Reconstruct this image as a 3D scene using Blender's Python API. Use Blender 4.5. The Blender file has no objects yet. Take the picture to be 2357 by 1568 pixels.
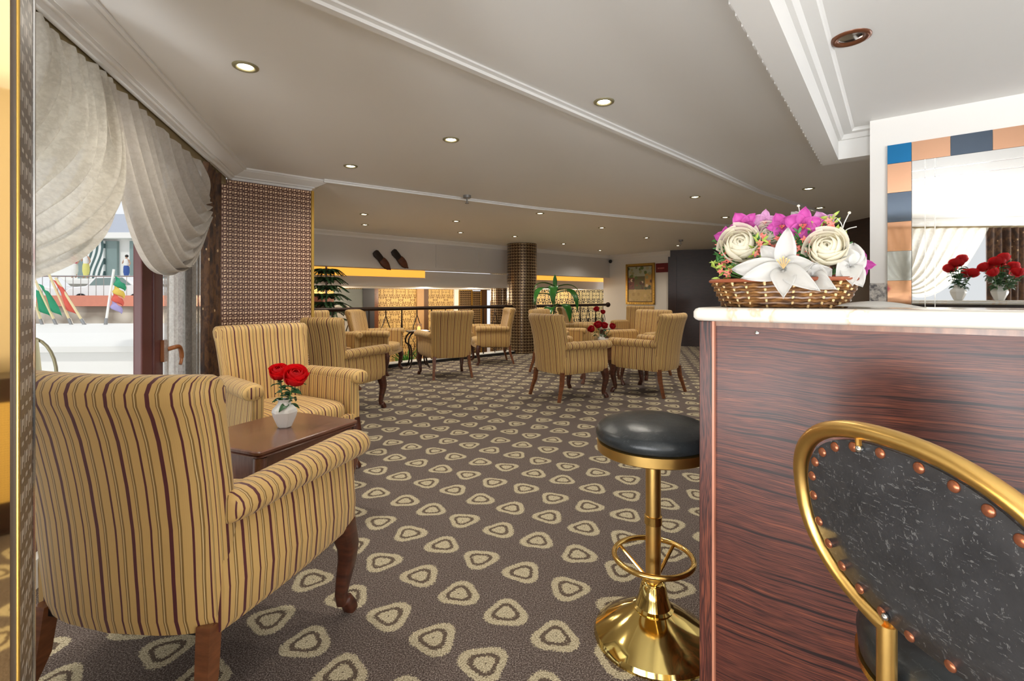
import bpy, bmesh, math, random
from mathutils import Vector, Matrix, Quaternion
random.seed(7)
R = math.radians
PI = math.pi
scene = bpy.context.scene
COL = scene.collection
F = 1116.0; CX = 1178.5; HY = 684.0; EYE = 1.2; CEIL = 2.35

# ------------------------------------------------------------------ measuring helpers
def floor_pt(px, py, z=0.0):
    Y = (EYE - z) * F / (py - HY)
    return Vector(((px - CX) / F * Y, Y, z))
def at(px, py, Y):
    return Vector(((px - CX) / F * Y, Y, EYE - (py - HY) / F * Y))
def on_plane(px, py, n2, d):
    """point seen at px,py on the vertical plane n2.(x,y)=d"""
    r = Vector(((px - CX) / F, 1.0))
    t = d / (r.x * n2[0] + r.y * n2[1])
    return Vector((r.x * t, t, EYE - (py - HY) / F * t))

# ------------------------------------------------------------------ node helpers
class NT:
    def __init__(s, name):
        s.m = bpy.data.materials.new(name); s.m.use_nodes = True
        s.t = s.m.node_tree; s.N = s.t.nodes; s.L = s.t.links
        s.N.clear()
        s.out = s.N.new('ShaderNodeOutputMaterial')
        s.p = s.N.new('ShaderNodeBsdfPrincipled')
        s.L.new(s.p.outputs[0], s.out.inputs[0])
    def n(s, typ, **kw):
        nd = s.N.new(typ)
        for k, v in kw.items(): setattr(nd, k, v)
        return nd
    def put(s, sock, v):
        if v is None: return
        if isinstance(v, bpy.types.NodeSocket): s.L.new(v, sock)
        elif isinstance(v, (tuple, list)) and len(v) == 3 and sock.type == 'RGBA': sock.default_value = (*v, 1)
        else: sock.default_value = v
    def math(s, op, a, b=None, c=None, clamp=False):
        nd = s.n('ShaderNodeMath', operation=op, use_clamp=clamp)
        s.put(nd.inputs[0], a); s.put(nd.inputs[1], b)
        if c is not None: s.put(nd.inputs[2], c)
        return nd.outputs[0]
    def mix(s, f, a, b):
        nd = s.n('ShaderNodeMix', data_type='RGBA')
        s.put(nd.inputs[0], f); s.put(nd.inputs[6], a); s.put(nd.inputs[7], b)
        return nd.outputs[2]
    def coord(s, kind='Object'):
        return s.n('ShaderNodeTexCoord').outputs[kind]
    def geo(s): return s.n('ShaderNodeNewGeometry').outputs['Position']
    def mapping(s, v, scale=(1, 1, 1), rot=(0, 0, 0), loc=(0, 0, 0)):
        nd = s.n('ShaderNodeMapping'); s.L.new(v, nd.inputs[0])
        nd.inputs['Scale'].default_value = scale; nd.inputs['Rotation'].default_value = rot; nd.inputs['Location'].default_value = loc
        return nd.outputs[0]
    def sep(s, v):
        nd = s.n('ShaderNodeSeparateXYZ'); s.L.new(v, nd.inputs[0]); return nd.outputs
    def comb(s, x=0.0, y=0.0, z=0.0):
        nd = s.n('ShaderNodeCombineXYZ'); s.put(nd.inputs[0], x); s.put(nd.inputs[1], y); s.put(nd.inputs[2], z); return nd.outputs[0]
    def noise(s, v, scale, detail=3, rough=.5, out=0):
        nd = s.n('ShaderNodeTexNoise'); s.put(nd.inputs['Vector'], v)
        nd.inputs['Scale'].default_value = scale; nd.inputs['Detail'].default_value = detail; nd.inputs['Roughness'].default_value = rough
        return nd.outputs[out]
    def ramp(s, f, stops, interp='LINEAR'):
        nd = s.n('ShaderNodeValToRGB'); cr = nd.color_ramp; cr.interpolation = interp
        while len(cr.elements) < len(stops): cr.elements.new(.5)
        for e, (p, c) in zip(cr.elements, stops):
            e.position = p; e.color = (*c, 1) if len(c) == 3 else c
        s.put(nd.inputs[0], f); return nd.outputs[0]
    def bump(s, h, strength=.3, dist=.01):
        nd = s.n('ShaderNodeBump'); nd.inputs['Strength'].default_value = strength; nd.inputs['Distance'].default_value = dist
        s.L.new(h, nd.inputs['Height']); s.L.new(nd.outputs[0], s.p.inputs['Normal'])
    def set(s, **kw):
        for k, v in kw.items(): s.put(s.p.inputs[k.replace('_', ' ')], v)
        return s.m

def srgb(r, g, b):
    f = lambda c: (c / 255 / 12.92) if c / 255 <= .04045 else ((c / 255 + .055) / 1.055) ** 2.4
    return (f(r), f(g), f(b))
MATS = {}
def flat(name, rgb, rough=.5, metal=0.0, var=.08, scale=12, bump=0.0, spec=None, coat=0.0, trans=0.0):
    if name in MATS: return MATS[name]
    t = NT(name); c = srgb(*rgb)
    nz = t.noise(t.coord(), scale, 4)
    col = t.mix(nz, tuple(x * (1 - var) for x in c), tuple(min(1, x * (1 + var)) for x in c))
    t.set(Base_Color=col, Roughness=rough, Metallic=metal)
    if spec is not None: t.p.inputs['Specular IOR Level'].default_value = spec
    if coat: t.p.inputs['Coat Weight'].default_value = coat
    if trans: t.p.inputs['Transmission Weight'].default_value = trans
    if bump: t.bump(t.noise(t.coord(), scale * 8, 3), bump, .004)
    MATS[name] = t.m; return t.m
def emis(name, rgb, strength):
    t = NT(name); c = srgb(*rgb)
    t.set(Base_Color=c, Emission_Color=c, Emission_Strength=strength); return t.m

# ------------------------------------------------------------------ materials
def m_carpet():
    t = NT('patterned_carpet'); P = t.sep(t.geo())
    ax, ay, bx, by = .187, -.120, .070, .265
    det = ax * by - bx * ay
    X = t.math('ADD', P[0], .05 ); Y = t.math('SUBTRACT', P[1], 2.112)
    X = t.math('SUBTRACT', X, .047 + .05)
    q1 = t.math('ADD', t.math('MULTIPLY', X, by / det), t.math('MULTIPLY', Y, -bx / det)); q1 = t.math('ADD', q1, 100.5)
    q2 = t.math('ADD', t.math('MULTIPLY', X, -ay / det), t.math('MULTIPLY', Y, ax / det)); q2 = t.math('ADD', q2, 100.5)
    f1 = t.math('FLOOR', q1); f2 = t.math('FLOOR', q2)
    g1 = t.math('SUBTRACT', t.math('SUBTRACT', q1, f1), .5); g2 = t.math('SUBTRACT', t.math('SUBTRACT', q2, f2), .5)
    wn = t.n('ShaderNodeTexWhiteNoise', noise_dimensions='2D'); t.L.new(t.comb(f1, f2), wn.inputs['Vector'])
    rc = t.n('ShaderNodeSeparateColor'); t.L.new(wn.outputs['Color'], rc.inputs[0])
    jx = t.math('MULTIPLY', t.math('SUBTRACT', rc.outputs[1], .5), .02)
    lx = t.math('ADD', t.math('ADD', t.math('MULTIPLY', g1, ax), t.math('MULTIPLY', g2, bx)), jx)
    ly = t.math('ADD', t.math('ADD', t.math('MULTIPLY', g1, ay), t.math('MULTIPLY', g2, by)), jx)
    nz = t.noise(t.geo(), 160, 2)
    d = t.math('SQRT', t.math('ADD', t.math('MULTIPLY', lx, lx), t.math('MULTIPLY', ly, ly)))
    th = t.math('ARCTAN2', ly, lx)
    ph = t.math('MULTIPLY', wn.outputs['Value'], 6.283)
    c3 = t.math('COSINE', t.math('ADD', t.math('MULTIPLY', th, 3.0), ph))
    c1 = t.math('COSINE', t.math('ADD', th, t.math('MULTIPLY', rc.outputs[2], 6.283)))
    k = t.math('ADD', t.math('ADD', t.math('MULTIPLY', c3, .13), t.math('MULTIPLY', c1, .07)), 1.0)
    rr = t.math('DIVIDE', d, t.math('MULTIPLY', k, .081))
    rr = t.math('ADD', rr, t.math('MULTIPLY', t.math('SUBTRACT', nz, .5), .4))
    B, D, Cc = (0, 0, 0), (0, 0, 0), (1, 1, 1)
    mask = t.ramp(rr, [(0, (.25,) * 3), (.06, (1,) * 3), (.40, (.95,) * 3), (.45, (0,) * 3), (.60, (0,) * 3), (.65, (1,) * 3), (.95, (1,) * 3), (.99, (.18,) * 3)], 'LINEAR')
    inner = t.math('LESS_THAN', rr, .95)
    pile = t.noise(t.geo(), 210, 2, .8)
    pile2 = t.noise(t.geo(), 9, 3)
    ground = t.ramp(pile, [(.34, srgb(52, 44, 42)), (.5, srgb(100, 88, 82)), (.66, srgb(176, 164, 156))])
    ground = t.mix(t.math('MULTIPLY', pile2, .35), ground, srgb(92, 80, 74))
    light = t.ramp(pile, [(.34, srgb(124, 112, 90)), (.5, srgb(188, 176, 146)), (.66, srgb(232, 222, 196))])
    dark = t.ramp(pile, [(.3, srgb(62, 52, 44)), (.7, srgb(128, 112, 98))])
    base = t.mix(inner, ground, dark)
    outm = t.math('LESS_THAN', rr, .98)
    ms = t.math('MULTIPLY', t.math('GREATER_THAN', mask, .5), outm)
    t.set(Base_Color=t.mix(ms, base, light), Roughness=.97); t.p.inputs['Specular IOR Level'].default_value = .1
    t.bump(pile, .8, .006)
    return t.m

def m_stripe():
    t = NT('striped_upholstery'); uv = t.n('ShaderNodeUVMap'); uv.uv_map = 'UVMap'
    s = t.sep(uv.outputs[0])
    w = t.math('MULTIPLY', t.math('SUBTRACT', t.noise(t.coord(), 5, 2), .5), .004)
    f = t.math('FRACT', t.math('ADD', t.math('DIVIDE', t.math('ADD', s[0], w), .094), 50.0))
    tan = srgb(208, 170, 104); ol = srgb(136, 104, 52); bg = srgb(84, 24, 36); lt = srgb(226, 200, 146)
    col = t.ramp(f, [(0, bg), (.095, tan), (.215, ol), (.245, lt), (.265, ol), (.31, tan), (.53, bg), (.585, tan), (.715, ol), (.75, lt), (.77, ol), (.82, tan)], 'CONSTANT')
    f2 = t.math('FRACT', t.math('DIVIDE', s[0], .0045))
    fine = t.math('MULTIPLY', t.math('ABSOLUTE', t.math('SUBTRACT', f2, .5)), .12)
    col = t.mix(fine, col, srgb(150, 112, 60))
    t.set(Base_Color=col, Roughness=.62); t.p.inputs['Sheen Weight'].default_value = .15
    t.bump(t.noise(t.coord(), 9, 3), .25, .02)
    return t.m

def m_wood(name, c1, c2, rough=.3, scale=6, along=(1, 8, 8), coat=.3):
    t = NT(name); v = t.mapping(t.coord(), along)
    nz = t.noise(v, scale, 6, .6)
    t.set(Base_Color=t.ramp(nz, [(.3, srgb(*c1)), (.7, srgb(*c2))]), Roughness=rough); t.p.inputs['Coat Weight'].default_value = coat
    t.p.inputs['Coat Roughness'].default_value = .2
    return t.m

def m_zebra(name, vertical=False):
    t = NT(name); v = t.coord('Object')
    sc = (16, 1, .5) if vertical else (.42, 1, 33)
    w = t.noise(t.mapping(v, (1.3, 1, 1.3)), 1.5, 2)
    vv = t.n('ShaderNodeVectorMath', operation='ADD'); t.L.new(t.mapping(v, sc), vv.inputs[0])
    t.L.new(t.comb(t.math('MULTIPLY', w, 1.2 if vertical else 0.0), 0.0, t.math('MULTIPLY', w, 0.0 if vertical else 2.6)), vv.inputs[1])
    n1 = t.noise(vv.outputs[0], 2.6, 5, .62)
    col = t.ramp(n1, [(.30, srgb(30, 17, 17)), (.40, srgb(40, 22, 22)), (.44, srgb(104, 56, 44)), (.48, srgb(44, 23, 23)), (.51, srgb(112, 60, 46)), (.55, srgb(40, 22, 22)), (.60, srgb(128, 70, 50)), (.64, srgb(46, 24, 24)), (.72, srgb(108, 58, 46))])
    t.set(Base_Color=col, Roughness=.42); t.p.inputs['Coat Weight'].default_value = .12; t.p.inputs['Coat Roughness'].default_value = .25; t.p.inputs['Specular IOR Level'].default_value = .35
    return t.m

def m_marble():
    t = NT('cream_marble'); v = t.geo()
    n1 = t.noise(t.mapping(v, (2.2, 2.2, 1.2), (.3, .5, .2)), 2.4, 5, .6)
    n2 = t.noise(v, 5, 5)
    vein = t.ramp(n1, [(.485, (0, 0, 0)), (.50, (1, 1, 1)), (.53, (.15, .15, .15)), (.56, (0, 0, 0))])
    col = t.mix(n2, srgb(238, 235, 227), srgb(226, 220, 207))
    col = t.mix(t.math('MULTIPLY', vein, .6), col, srgb(222, 178, 132))
    t.set(Base_Color=col, Roughness=.14); return t.m

def m_lattice(name, base, hole, px=.042, py=.047, uvy=True, rough=.35, metal=0.0):
    """brown fretwork over a light ground; UV in metres"""
    t = NT(name); uv = t.n('ShaderNodeUVMap'); uv.uv_map = 'UVMap'; s = t.sep(uv.outputs[0])
    fx = t.math('SUBTRACT', t.math('FRACT', t.math('ADD', t.math('DIVIDE', s[0], px), 50.0)), .5)
    fy = t.math('SUBTRACT', t.math('FRACT', t.math('ADD', t.math('DIVIDE', s[1], py), 50.0)), .5)
    ax = t.math('ABSOLUTE', fx); ay = t.math('ABSOLUTE', fy)
    def box(a, la, b, lb): return t.math('MULTIPLY', t.math('LESS_THAN', a, la), t.math('LESS_THAN', b, lb))
    m = box(ax, .22, ay, .17)
    notch = t.math('MULTIPLY', t.math('GREATER_THAN', fx, .02), t.math('LESS_THAN', fy, -.02))
    m = t.math('SUBTRACT', m, t.math('MULTIPLY', notch, m))
    m = t.math('ADD', m, box(t.math('SUBTRACT', .5, ax), .07, ay, .24))
    m = t.math('ADD', m, box(t.math('SUBTRACT', .5, ay), .055, ax, .24), clamp=True)
    t.set(Base_Color=t.mix(m, srgb(*base), srgb(*hole)), Roughness=rough, Metallic=metal)
    t.bump(t.math('SUBTRACT', 1.0, m), .6, .006)
    return t.m

def m_damask(name, a, b, scale=5.0):
    t = NT(name); uv = t.n('ShaderNodeUVMap'); uv.uv_map = 'UVMap'; s = t.sep(uv.outputs[0])
    u = t.math('MULTIPLY', s[0], scale); v = t.math('MULTIPLY', s[1], scale * .8)
    def tri(x): return t.math('ABSOLUTE', t.math('SUBTRACT', t.math('FRACT', t.math('ADD', x, 40.0)), .5))
    tx = tri(u); ty = tri(v)
    def ln(a_, b_): return t.math('SQRT', t.math('ADD', t.math('MULTIPLY', a_, a_), t.math('MULTIPLY', b_, b_)))
    r1 = ln(tx, ty); r2 = ln(t.math('SUBTRACT', .5, tx), t.math('SUBTRACT', .5, ty))
    w1 = t.math('SINE', t.math('ADD', t.math('MULTIPLY', r1, 27.0), t.math('MULTIPLY', t.math('SINE', t.math('MULTIPLY', t.math('SUBTRACT', tx, ty), 15.0)), 2.4)))
    w2 = t.math('SINE', t.math('ADD', t.math('MULTIPLY', r2, 24.0), t.math('MULTIPLY', t.math('COSINE', t.math('MULTIPLY', tx, 19.0)), 2.0)))
    m = t.math('GREATER_THAN', t.math('MULTIPLY', w1, w2), .06)
    t.set(Base_Color=t.mix(m, srgb(*a), srgb(*b)), Roughness=.6)
    return t.m

def m_brocade():
    t = NT('brown_brocade'); v = t.coord()
    v2 = t.mapping(v, (9, 9, 4.5))
    n1 = t.noise(v2, 2.2, 4, .6); br = t.n('ShaderNodeTexVoronoi'); t.L.new(t.mapping(v, (16, 16, 9)), br.inputs[0]); br.inputs['Scale'].default_value = 1.0
    col = t.ramp(n1, [(.32, srgb(38, 24, 16)), (.45, srgb(66, 42, 28)), (.55, srgb(98, 68, 42)), (.68, srgb(52, 30, 26))])
    spot = t.math('LESS_THAN', br.outputs['Distance'], .11)
    col = t.mix(spot, col, srgb(190, 160, 120))
    t.set(Base_Color=col, Roughness=.6); return t.m

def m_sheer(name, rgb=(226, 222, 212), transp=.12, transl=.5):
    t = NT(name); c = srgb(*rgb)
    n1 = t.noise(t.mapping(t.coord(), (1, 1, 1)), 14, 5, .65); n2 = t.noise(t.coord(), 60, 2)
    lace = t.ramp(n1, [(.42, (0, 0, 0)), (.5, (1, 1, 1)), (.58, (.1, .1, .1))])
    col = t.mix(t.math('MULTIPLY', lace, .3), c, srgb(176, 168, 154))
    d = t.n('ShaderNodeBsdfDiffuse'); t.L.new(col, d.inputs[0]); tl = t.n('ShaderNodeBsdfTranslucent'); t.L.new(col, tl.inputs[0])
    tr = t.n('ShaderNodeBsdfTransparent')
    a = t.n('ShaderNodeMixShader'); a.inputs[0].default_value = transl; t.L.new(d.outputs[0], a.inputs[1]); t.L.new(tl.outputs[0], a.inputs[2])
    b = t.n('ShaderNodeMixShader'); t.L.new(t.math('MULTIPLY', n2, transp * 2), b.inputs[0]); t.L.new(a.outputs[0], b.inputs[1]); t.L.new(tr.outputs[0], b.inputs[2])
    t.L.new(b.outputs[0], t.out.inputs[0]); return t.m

def m_leather(name, rgb=(46, 46, 48), scratch=.42):
    t = NT(name); v = t.coord(); c = srgb(*rgb)
    n1 = t.noise(v, 16, 6, .7); n2 = t.noise(t.mapping(v, (95, 14, 95), (.4, .2, .7)), 2.0, 5, .75)
    sc = t.ramp(n2, [(.61, (0, 0, 0)), (.64, (1, 1, 1)), (.665, (0, 0, 0))])
    sc2 = t.ramp(t.noise(t.mapping(v, (14, 80, 36), (.9, .5, .1)), 2.0, 5, .7), [(.62, (0, 0, 0)), (.645, (1, 1, 1)), (.67, (0, 0, 0))])
    m = t.math('MULTIPLY', t.math('ADD', sc, sc2, clamp=True), scratch)
    col = t.mix(n1, tuple(x * .5 for x in c), tuple(x * 1.6 for x in c)); col = t.mix(m, col, srgb(176, 176, 174))
    t.set(Base_Color=col, Roughness=t.math('ADD', t.math('MULTIPLY', n1, .3), .22))
    t.bump(t.noise(v, 22, 5), .35, .006); return t.m

def m_paint(name, rgb, rough=.6, bump=.05):
    t = NT(name); c = srgb(*rgb); nz = t.noise(t.geo(), 1.5, 4)
    t.set(Base_Color=t.mix(nz, tuple(x * .97 for x in c), tuple(min(1, x * 1.02) for x in c)), Roughness=rough)
    t.bump(t.noise(t.geo(), 60, 4), bump, .004); return t.m

def m_petal(name, rgb, var=.1, scale=40):
    t = NT(name); c = srgb(*rgb); nz = t.noise(t.coord(), scale, 3)
    col = t.mix(nz, tuple(x * (1 - var) for x in c), tuple(min(1, x * (1 + var)) for x in c))
    t.set(Base_Color=col, Roughness=.6)
    tl = t.n('ShaderNodeBsdfTranslucent'); t.L.new(col, tl.inputs[0])
    a = t.n('ShaderNodeMixShader'); a.inputs[0].default_value = .5; t.L.new(t.p.outputs[0], a.inputs[1]); t.L.new(tl.outputs[0], a.inputs[2]); t.L.new(a.outputs[0], t.out.inputs[0])
    return t.m
def m_basket():
    t = NT('wicker'); n1 = t.noise(t.mapping(t.coord(), (20, 20, 60)), 2, 4)
    t.set(Base_Color=t.ramp(n1, [(.3, srgb(62, 38, 20)), (.5, srgb(112, 74, 38)), (.7, srgb(158, 112, 58))]), Roughness=.35); return t.m

def m_stone():
    t = NT('rubble_stone'); vo = t.n('ShaderNodeTexVoronoi'); t.L.new(t.geo(), vo.inputs[0]); vo.inputs['Scale'].default_value = 3.5
    t.set(Base_Color=t.mix(t.math('MULTIPLY', vo.outputs['Distance'], 1.2, clamp=True), srgb(232, 226, 214), srgb(150, 140, 128)), Roughness=.9); return t.m

M = dict(
    carpet=m_carpet(), stripe=m_stripe(), ceil=m_paint('ceiling_paint', (238, 237, 234)), plaster=m_paint('white_plaster', (236, 233, 228)),
    fascia=m_paint('grey_white_plaster', (214, 211, 208)),
    mahog=m_wood('mahogany', (50, 24, 16), (92, 48, 30), .32, 5, (3, 3, 10)), tabletop=m_wood('walnut_table', (92, 56, 42), (122, 80, 62), .25, 4, (2, 14, 2), .5),
    legtan=m_wood('brown_beech', (96, 54, 30), (132, 80, 48), .3, 5, (3, 3, 12)),
    zebra=m_zebra('macassar_veneer'), zebrav=m_zebra('macassar_edge', True), marble=m_marble(),
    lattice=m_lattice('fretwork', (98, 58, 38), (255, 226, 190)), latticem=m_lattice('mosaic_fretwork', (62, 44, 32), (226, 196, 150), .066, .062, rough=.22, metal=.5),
    latticeg=m_lattice('grey_fretwork', (104, 92, 80), (206, 200, 190), .035, .05),
    damask=m_damask('gold_damask', (212, 178, 112), (128, 94, 48), 2.8), damask2=m_damask('black_gold_damask', (240, 208, 138), (56, 38, 22), 2.0),
    brocade=m_brocade(), sheer=m_sheer('lace_voile'), voile=m_sheer('thin_voile', (236, 234, 228), .3, .6),
    leather=m_leather('black_leather'), leathers=m_leather('smooth_black_leather', (34, 38, 40), .12),
    brass=flat('polished_brass', (224, 186, 110), .2, 1, .1, 9), brassb=flat('brushed_brass', (220, 180, 106), .34, 1, .12, 30), brassg=flat('bright_brass', (222, 196, 120), .1, 1, .06, 5),
    gold=flat('gold_trim', (190, 152, 74), .35, .8), chrome=flat('chrome', (216, 216, 214), .12, 1),
    mirror=flat('silver_mirror', (232, 232, 230), .015, 1, .01), bronze=flat('bronze_mirror', (232, 206, 156), .03, 1, .02),
    blue=flat('blue_mirror_tile', (44, 128, 186), .08, .8, .03), navy=flat('navy_mirror_tile', (100, 112, 128), .05, 1, .03), copper=flat('copper_mirror_tile', (238, 186, 152), .05, 1, .03), silver=flat('silver_mirror_tile', (206, 214, 220), .04, 1, .02),
    darkwood=m_wood('dark_wenge', (34, 18, 16), (54, 30, 28), .35, 4, (2, 2, 8)), winframe=flat('brown_window_frame', (98, 58, 56), .4), handle=flat('tan_handle', (150, 92, 52), .35),
    iron=flat('wrought_iron', (52, 38, 32), .35, .6), white=flat('white_ceramic', (236, 236, 232), .18, 0, .02), curb=m_paint('white_kerb', (226, 226, 222)),
    red=m_petal('red_petal', (222, 20, 28), .2), darkred=m_petal('dark_red_petal', (168, 18, 30), .2), leaf=flat('rose_leaf', (56, 96, 58), .45, 0, .3, 40), stem=flat('green_stem', (96, 140, 70), .5),
    pine=flat('dark_fir_green', (34, 70, 34), .5, 0, .3, 30), bleaf=flat('glossy_green_leaf', (46, 108, 40), .3, 0, .35, 12), fern=flat('fern_green', (96, 170, 70), .5, 0, .2, 20),
    pot=flat('dark_pot', (58, 44, 38), .4), potw=flat('white_planter', (220, 218, 212), .5), soil=flat('soil', (48, 34, 26), .9),
    lily=m_petal('white_silk', (236, 235, 232), .02), cream=m_petal('cream_silk', (248, 244, 230), .03), pink=m_petal('magenta_silk', (226, 112, 200), .25, 25), lilac=m_petal('lilac_silk', (236, 190, 226), .12, 25), coral=flat('coral_silk', (238, 132, 118), .55, 0, .2, 80), lime=flat('lime_sprig', (158, 178, 76), .5, 0, .3, 60), sprig=flat('green_sprig', (66, 122, 58), .5, 0, .3, 60),
    wicker=m_basket(), stake=flat('pale_cane', (226, 196, 140), .4), rimw=flat('terracotta_rim', (156, 86, 58), .4, 0, .2, 30),
    stud=flat('copper_stud', (150, 92, 66), .32, .7, .15, 60), slipper=flat('brown_leather_slipper', (92, 52, 30), .5, 0, .5, 25), slipperd=flat('dark_slipper', (38, 28, 22), .5),
    orange=None, lampglow=None, red_sign=flat('maroon_sign', (112, 20, 26), .3), signtxt=flat('sign_lettering', (206, 120, 116), .5),
    black=flat('black_plastic', (28, 28, 30), .4), brownrim=flat('brown_plastic_trim', (110, 66, 42), .3, .3), olive=flat('olive_metal', (150, 142, 110), .5, .3),
    glass=flat('mirror_bevel', (246, 246, 244), .1, .6), cane=m_lattice('cane_webbing', (222, 186, 104), (110, 82, 40), .012, .012), beige=m_paint('cream_wall', (214, 198, 168)),
    ext_white=m_paint('white_render', (240, 240, 236)), ext_roof=m_paint('slate_blue_roof', (176, 182, 194)), coping=flat('red_coping', (214, 140, 118), .7), stone=m_stone(), street=m_paint('pavement', (206, 202, 194)),
    extglass=flat('shop_glass', (132, 152, 150), .2, 0, .25, 1.2), awn=flat('cream_awning', (240, 238, 226), .7),
    fgreen=flat('green_flag', (46, 150, 110), .7), fred=flat('red_flag', (216, 96, 80), .7), fyel=flat('yellow_flag', (226, 196, 90), .7), fviolet=flat('violet_flag', (170, 160, 206), .7), pole=flat('flagpole', (222, 206, 160), .5),
    skin=flat('mannequin_skin', (190, 150, 124), .6), cpink=flat('pink_top', (206, 60, 110), .7), cwhite=flat('white_top', (236, 236, 232), .7), cblue=flat('blue_trousers', (60, 90, 160), .7), cyel=flat('yellow_skirt', (226, 220, 130), .7),
    carw=flat('white_car_paint', (240, 240, 240), .2, 0, .02, 3, 0, None, .5), tyre=flat('tyre', (30, 30, 32), .8), pipe=flat('grey_steel', (150, 150, 150), .4, .6),
)
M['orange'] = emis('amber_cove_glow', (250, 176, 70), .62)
M['lampglow'] = emis('lamp_glow', (255, 246, 222), 14)
M['candle'] = emis('candle_glow', (255, 196, 120), 4)
def m_stripedcurtain():
    t = NT('striped_awning_cloth'); s = t.sep(t.coord()); w = t.math('MULTIPLY', t.math('SINE', t.math('MULTIPLY', s[2], 3.0)), .14)
    f = t.math('FRACT', t.math('ADD', t.math('MULTIPLY', t.math('ADD', s[0], w), 6.5), 60.0))
    t.set(Base_Color=t.mix(t.math('GREATER_THAN', f, .5), srgb(232, 236, 234), srgb(84, 108, 108)), Roughness=.8); return t.m
M['stripedc'] = m_stripedcurtain()

# ------------------------------------------------------------------ mesh helpers
def finish(bm, ang=38, smooth=True):
    bmesh.ops.recalc_face_normals(bm, faces=bm.faces[:])
    for f in bm.faces: f.smooth = smooth
    if smooth:
        for e in bm.edges:
            if len(e.link_faces) == 2 and e.calc_face_angle(0) > R(ang): e.smooth = False
def obj(name, bm, mat, parent=None, ang=38, smooth=True, sub=0, uv=None, bevel=0, solid=0, recalc=True):
    if recalc: finish(bm, ang, smooth)
    else:
        for f in bm.faces: f.smooth = smooth
    if uv:
        l = bm.loops.layers.uv.get('UVMap') or bm.loops.layers.uv.new('UVMap')
        for f in bm.faces:
            for lp in f.loops: lp[l].uv = uv(lp.vert.co, f.normal)
    me = bpy.data.meshes.new(name); bm.to_mesh(me); bm.free()
    for m in (mat if isinstance(mat, list) else [mat]): me.materials.append(m)
    o = bpy.data.objects.new(name, me); COL.objects.link(o)
    if parent is not None: o.parent = parent
    if bevel:
        b = o.modifiers.new('b', 'BEVEL'); b.width = bevel; b.segments = 2; b.limit_method = 'ANGLE'; b.angle_limit = R(40)
    if solid:
        s = o.modifiers.new('s', 'SOLIDIFY'); s.thickness = solid; s.offset = 0
    if sub:
        s = o.modifiers.new('u', 'SUBSURF'); s.levels = sub; s.render_levels = sub
    return o
def thing(name, label, cat, loc=(0, 0, 0), rz=0, group=None):
    o = bpy.data.objects.new(name, None); COL.objects.link(o); o.location = loc; o.rotation_euler = (0, 0, rz)
    o.empty_display_size = .1
    o['label'] = label; o['category'] = cat
    if group: o['group'] = group
    return o
def tag(o, label, cat, group=None):
    o['label'] = label; o['category'] = cat
    if group: o['group'] = group
    return o
def struct(name, bm, mat, **kw):
    o = obj(name, bm, mat, **kw); o['kind'] = 'structure'; return o
def copy_tree(o, parent=None):
    c = o.copy(); COL.objects.link(c)
    if parent is not None: c.parent = parent
    for ch in list(o.children): copy_tree(ch, c)
    return c
def dup(o, label, loc, rz, group=None):
    c = copy_tree(o); c.location = loc; c.rotation_euler = (0, 0, rz); c['label'] = label
    if group: c['group'] = group
    elif 'group' in c: del c['group']
    return c
def box(bm, c, s, rot=None):
    M4 = Matrix.Translation(Vector(c)) @ ((rot.to_4x4() if rot is not None else Matrix.Identity(4)) @ Matrix.Diagonal((*s, 1)))
    return bmesh.ops.create_cube(bm, size=1, matrix=M4)['verts']
def B(c, s, rz=0):
    bm = bmesh.new(); box(bm, c, s, Matrix.Rotation(rz, 3, 'Z') if rz else None); return bm
def prism(bm, poly, z0, z1):
    a = [bm.verts.new((p[0], p[1], z0)) for p in poly]; b = [bm.verts.new((p[0], p[1], z1)) for p in poly]
    n = len(poly)
    bm.faces.new(a[::-1]); bm.faces.new(b)
    for i in range(n): bm.faces.new((a[i], a[(i + 1) % n], b[(i + 1) % n], b[i]))
def bridge(bm, rings, closed=True, cap0=True, cap1=True):
    for a, b in zip(rings, rings[1:]):
        n = len(a)
        for i in range(n if closed else n - 1):
            bm.faces.new((a[i], a[(i + 1) % n], b[(i + 1) % n], b[i]))
    if closed and cap0: bm.faces.new(rings[0][::-1])
    if closed and cap1: bm.faces.new(rings[-1])
def loop_tube(bm, pts, r, n=8, closed=False, square=False, rb=None):
    """sweep along pts; r number or list; rb second radius"""
    pts = [Vector(p) for p in pts]; m = len(pts)
    rs = r if isinstance(r, (list, tuple)) else [r] * m
    rbs = rb if isinstance(rb, (list, tuple)) else ([rb] * m if rb else rs)
    T = []
    for i in range(m):
        if closed: d = pts[(i + 1) % m] - pts[i - 1]
        else: d = pts[min(i + 1, m - 1)] - pts[max(i - 1, 0)]
        T.append(d.normalized() if d.length > 1e-9 else Vector((0, 0, 1)))
    up = Vector((0, 0, 1)) if abs(T[0].z) < .9 else Vector((0, 1, 0))
    x = T[0].cross(up).normalized(); rings = []
    for i in range(m):
        if i:
            x = (x - T[i] * x.dot(T[i]))
            x.normalize()
        y = T[i].cross(x).normalized(); ring = []
        for k in range(n):
            a = 2 * PI * (k + (.5 if square else 0)) / n
            ca, sa = math.cos(a), math.sin(a)
            if square and n > 4:
                ca = math.copysign(abs(ca) ** .4, ca); sa = math.copysign(abs(sa) ** .4, sa)
            ring.append(bm.verts.new(pts[i] + x * ca * rs[i] + y * sa * rbs[i]))
        rings.append(ring)
    if closed: bridge(bm, rings + [rings[0]], True, False, False)
    else: bridge(bm, rings)
def TB(pts, r, n=8, **kw):
    bm = bmesh.new(); loop_tube(bm, pts, r, n, **kw); return bm
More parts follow.
